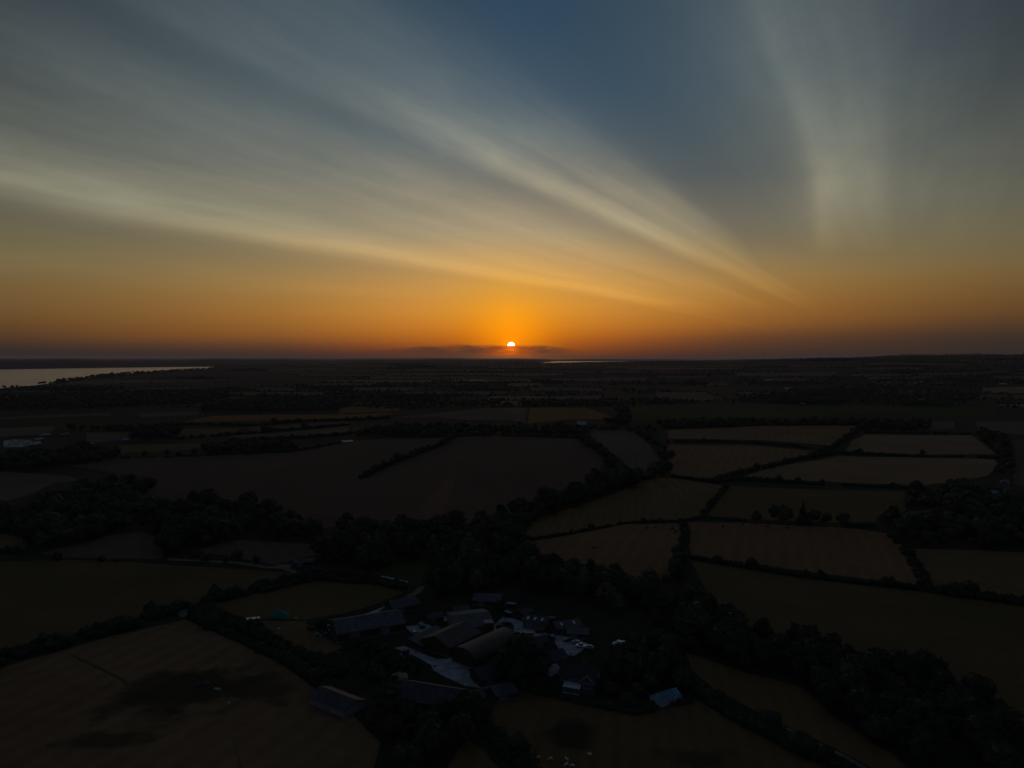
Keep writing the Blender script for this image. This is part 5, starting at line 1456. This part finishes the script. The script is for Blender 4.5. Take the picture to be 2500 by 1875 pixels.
def far_cars():
    A, B, D_ = G(18, 1090), G(86, 1088), G(24, 1077)
    u, w = B - A, D_ - A
    protos = []
    for paint in ('paint_blue', 'paint_silver', 'paint_dark', 'paint_blue'):
        e = empty('parked_car', (0, 0, 0)); car_parts(e, paint, 'car', simple=True); protos.append(e)
    used = [False] * 4; k = 0
    for j in range(4):
        for i in range(11):
            if random.random() < .12: continue
            t = random.randrange(4); e = protos[t] if not used[t] else copy_tree(protos[t]); used[t] = True
            p = A + u * ((i + random.uniform(-.1, .1)) / 10) + w * (j / 3)
            e.location = (p.x, p.y, Z(p.x, p.y) + .55); e.rotation_euler = (0, 0, R(random.choice([5, 185]) + random.uniform(-6, 6)))
            col = ('blue', 'silver', 'black', 'blue')[t]
            tag(e, f'{col} car in the rows of the far left yard', 'car', 'cars in the far yard')
far_cars()

# ------------------------------------------------------------------ distant houses
def cottage(px, py, label, L=12, W=7, roof='roof_tile', wall='white', heading=20, ev=3.6, rd=6.0):
    p = G(px, py); e = empty('house', p, R(heading)); h = L / 2
    q = MB(); q.prism([(-W / 2, -1), (W / 2, -1), (W / 2, ev), (0, rd), (-W / 2, ev)], -h, h); q.build('wall', M[wall], e)
    r = MB()
    for s in (-1, 1): slab(r, (s * (W / 2 + .4), ev - .25), (0, rd + .05), -h - .3, h + .3, .18)
    ro = r.build('roof', M[roof], e)
    q = MB(); q.box(-.4, .4, -h + .6, -h + 1.4, rd - .8, rd + 1.1); q.build('chimney', M['brick'], ro)
    for y in (-h * .55, 0.2, h * .6): window(e, W / 2, y, 1.2, 1.1, 1.3, 1)
    d = MB(); d.box(W / 2, W / 2 + .08, -h * .3 - .5, -h * .3 + .5, 0, 2.1); d.build('door', M['board'], e)
    tag(e, label, 'house', 'houses scattered over the far land')
cottage(376, 1056, 'white house among trees near the red mast', 13, heading=70)
cottage(365, 1062, 'low pale house just left of the white one near the red mast', 9, roof='roof_pale', heading=80)
cottage(1962, 986, 'tiny white house at the top edge of the green field', 10, heading=75)
cottage(2184, 1034, 'small white house in the trees below the green field', 9, heading=60, roof='roof_pale')
cottage(2249, 934, 'far cream house on the right-hand slope', 14, heading=0, wall='straw_top', ev=6, rd=9)
cottage(1925, 950, 'far grey-roofed house left of the cream one', 22, roof='roof_pale', heading=80)
cottage(1880, 929, 'far row of pale roofs below the soil field', 40, 9, 'roof_pale', heading=85)
cottage(2450, 938, 'far blue-roofed house at the right edge', 26, 9, 'roof_blue', heading=80)
cottage(1640, 901, 'solitary white speck of a house below the skyline', 16, heading=80, roof='roof_pale')
cottage(2240, 1267, 'grey-roofed house in the clearing of the right-hand wood', 17, 8, 'roof_grey', 'block', heading=-80)
cottage(2432, 1228, 'teal-roofed house deep in the right-hand wood', 14, 8, 'roof_teal', 'block', heading=-75, ev=8, rd=10.5)
cottage(2452, 1196, 'small grey house at the top of the right-hand wood', 9, 6, 'roof_grey', 'block', heading=-40, ev=7, rd=9)
cottage(2447, 1305, 'small grey-walled house hidden in the right-hand wood', 8, 6, 'roof_grey', 'render', heading=-60, ev=8, rd=10)
cottage(1108, 1052, 'small pale house in the trees above the big dark field', 9, 6, 'roof_pale', 'white', heading=70)
cottage(1420, 1036, 'low pale house at the far right of the trees above the dark field', 16, 7, 'roof_pale', 'white', heading=85)
cottage(225, 1092, 'small white house right of the tall bushy tree', 6, 5, 'roof_pale', 'white', heading=60)
cottage(38, 970, 'white house low on the far left shore land', 10, 7, 'roof_pale', 'white', heading=70)
cottage(500, 1000, 'lone pale-roofed house in front of the far left wood', 12, 7, 'roof_pale', 'block', heading=70)
def polytunnel():
    c, rz, L = axis((832, 1080), (860, 1078)); e = empty('polytunnel', c, rz)
    q = MB(); q.prism([(2.5 * math.cos(t), 2.2 * math.sin(t)) for t in np.linspace(0, math.pi, 12)], -9, 9); q.build('cover', M['wrap'], e)
    for y in (-9.05, 9.0):
        q = MB(); q.box(-.6, .6, y, y + .05, 0, 1.7); q.build('door', M['wood'], e)
    tag(e, 'short white polytunnel at the upper left of the big dark field', 'polytunnel')
polytunnel()

# ------------------------------------------------------------------ animals
def animal_mesh(name, mat, s, pose):
    """one continuous skin over a jointed skeleton; s = body scale, pose 'stand' or 'graze'"""
    hd = (0, 1.05, .42) if pose == 'graze' else (0, 1.0, 1.28)
    nk = (0, .78, .80) if pose == 'graze' else (0, .80, 1.12)
    mz = (0, 1.22, .18) if pose == 'graze' else (0, 1.28, 1.18)
    J = [((0, 0, .95), .34), ((0, .5, .96), .33), (nk, .19), (hd, .15), (mz, .09), ((0, -.45, .97), .33), ((0, -.72, .98), .22), ((0, -.80, .60), .03),
         ((.2, .5, .70), .12), ((.2, .52, .38), .065), ((.2, .52, .02), .06), ((-.2, .5, .70), .12), ((-.2, .50, .38), .065), ((-.2, .46, .02), .06),
         ((.2, -.5, .72), .14), ((.2, -.62, .42), .07), ((.2, -.56, .02), .06), ((-.2, -.5, .72), .14), ((-.2, -.66, .42), .07), ((-.2, -.62, .02), .06),
         ((.17, hd[1] - .08, hd[2] + .14), .04), ((-.17, hd[1] - .08, hd[2] + .14), .04)]
    Ed = [(0, 1), (1, 2), (2, 3), (3, 4), (0, 5), (5, 6), (6, 7), (1, 8), (8, 9), (9, 10), (1, 11), (11, 12), (12, 13), (5, 14), (14, 15), (15, 16), (5, 17), (17, 18), (18, 19), (3, 20), (3, 21)]
    me = bpy.data.meshes.new(name + '_bones'); me.from_pydata([tuple(c * s for c in p) for p, r in J], Ed, [])
    o = bpy.data.objects.new(name + '_bones', me); COL.objects.link(o)
    sk = o.modifiers.new('skin', 'SKIN'); sk.use_smooth_shade = True
    su = o.modifiers.new('sub', 'SUBSURF'); su.levels = 1; su.render_levels = 1
    for d, (p, r) in zip(me.skin_vertices[0].data, J): d.radius = (r * s, r * s)
    me.skin_vertices[0].data[0].use_root = True
    dg = bpy.context.evaluated_depsgraph_get()
    out = bpy.data.meshes.new_from_object(o.evaluated_get(dg))
    bpy.data.objects.remove(o); out.name = name
    out.materials.clear(); out.materials.append(M[mat])
    return out
AM = {('cow', p): animal_mesh('cow_' + p, 'hide', 1.12, p) for p in ('stand', 'graze')}
AM.update({('sheep', p): animal_mesh('sheep_' + p, 'wool', .78, p) for p in ('stand', 'graze')})
AM.update({('brown', p): animal_mesh('brown_sheep_' + p, 'brown_wool', .78, p) for p in ('stand', 'graze')})
def beast(px, py, kind, pose, heading, label):
    p = G(px, py); o = link_mesh('cow' if kind == 'cow' else 'sheep', AM[(kind, pose)], None, p, R(heading))
    tag(o, label, 'cow' if kind == 'cow' else 'sheep', 'cattle in the brown stubble' if kind == 'cow' else 'sheep in the bottom field')
beast(1580, 1292, 'cow', 'graze', 80, 'black cow farthest left along the thin curving hedge')
beast(1601, 1290, 'cow', 'stand', 95, 'black cow second from the left along the thin curving hedge')
beast(1642, 1293, 'cow', 'graze', 70, 'black cow just left of the short upright hedge')
beast(1650, 1300, 'cow', 'graze', 110, 'black cow nearest the short upright hedge on its left side')
beast(1765, 1288, 'cow', 'stand', 85, 'largest black cow right of the short upright hedge')
beast(1814, 1283, 'cow', 'graze', 100, 'black cow at the left end of the conifer clump')
beast(1875, 1288, 'cow', 'graze', 75, 'black cow in front of the conifer clump')
beast(1923, 1292, 'cow', 'stand', 95, 'black cow below the tallest tree of the conifer clump')
beast(1450, 1340, 'cow', 'graze', 60, 'black cow alone in the middle of the left brown stubble field')
beast(1315, 1853, 'sheep', 'graze', 70, 'pale sheep farthest left in the bottom field')
beast(1344, 1856, 'sheep', 'graze', 95, 'white sheep between the lone left sheep and the cluster')
beast(1384, 1858, 'sheep', 'stand', 40, 'white sheep at the top of the cluster in the bottom field')
beast(1383, 1870, 'sheep', 'graze', 120, 'white sheep in the middle of the cluster in the bottom field')
beast(1398, 1873, 'sheep', 'graze', 80, 'white sheep at the bottom right of the cluster')
beast(1440, 1846, 'sheep', 'stand', 100, 'pale sheep alone on the right in the bottom field')
beast(1371, 1864, 'brown', 'graze', 60, 'brown sheep at the left of the cluster in the bottom field')
beast(1405, 1864, 'brown', 'graze', 110, 'brown sheep at the right of the cluster in the bottom field')
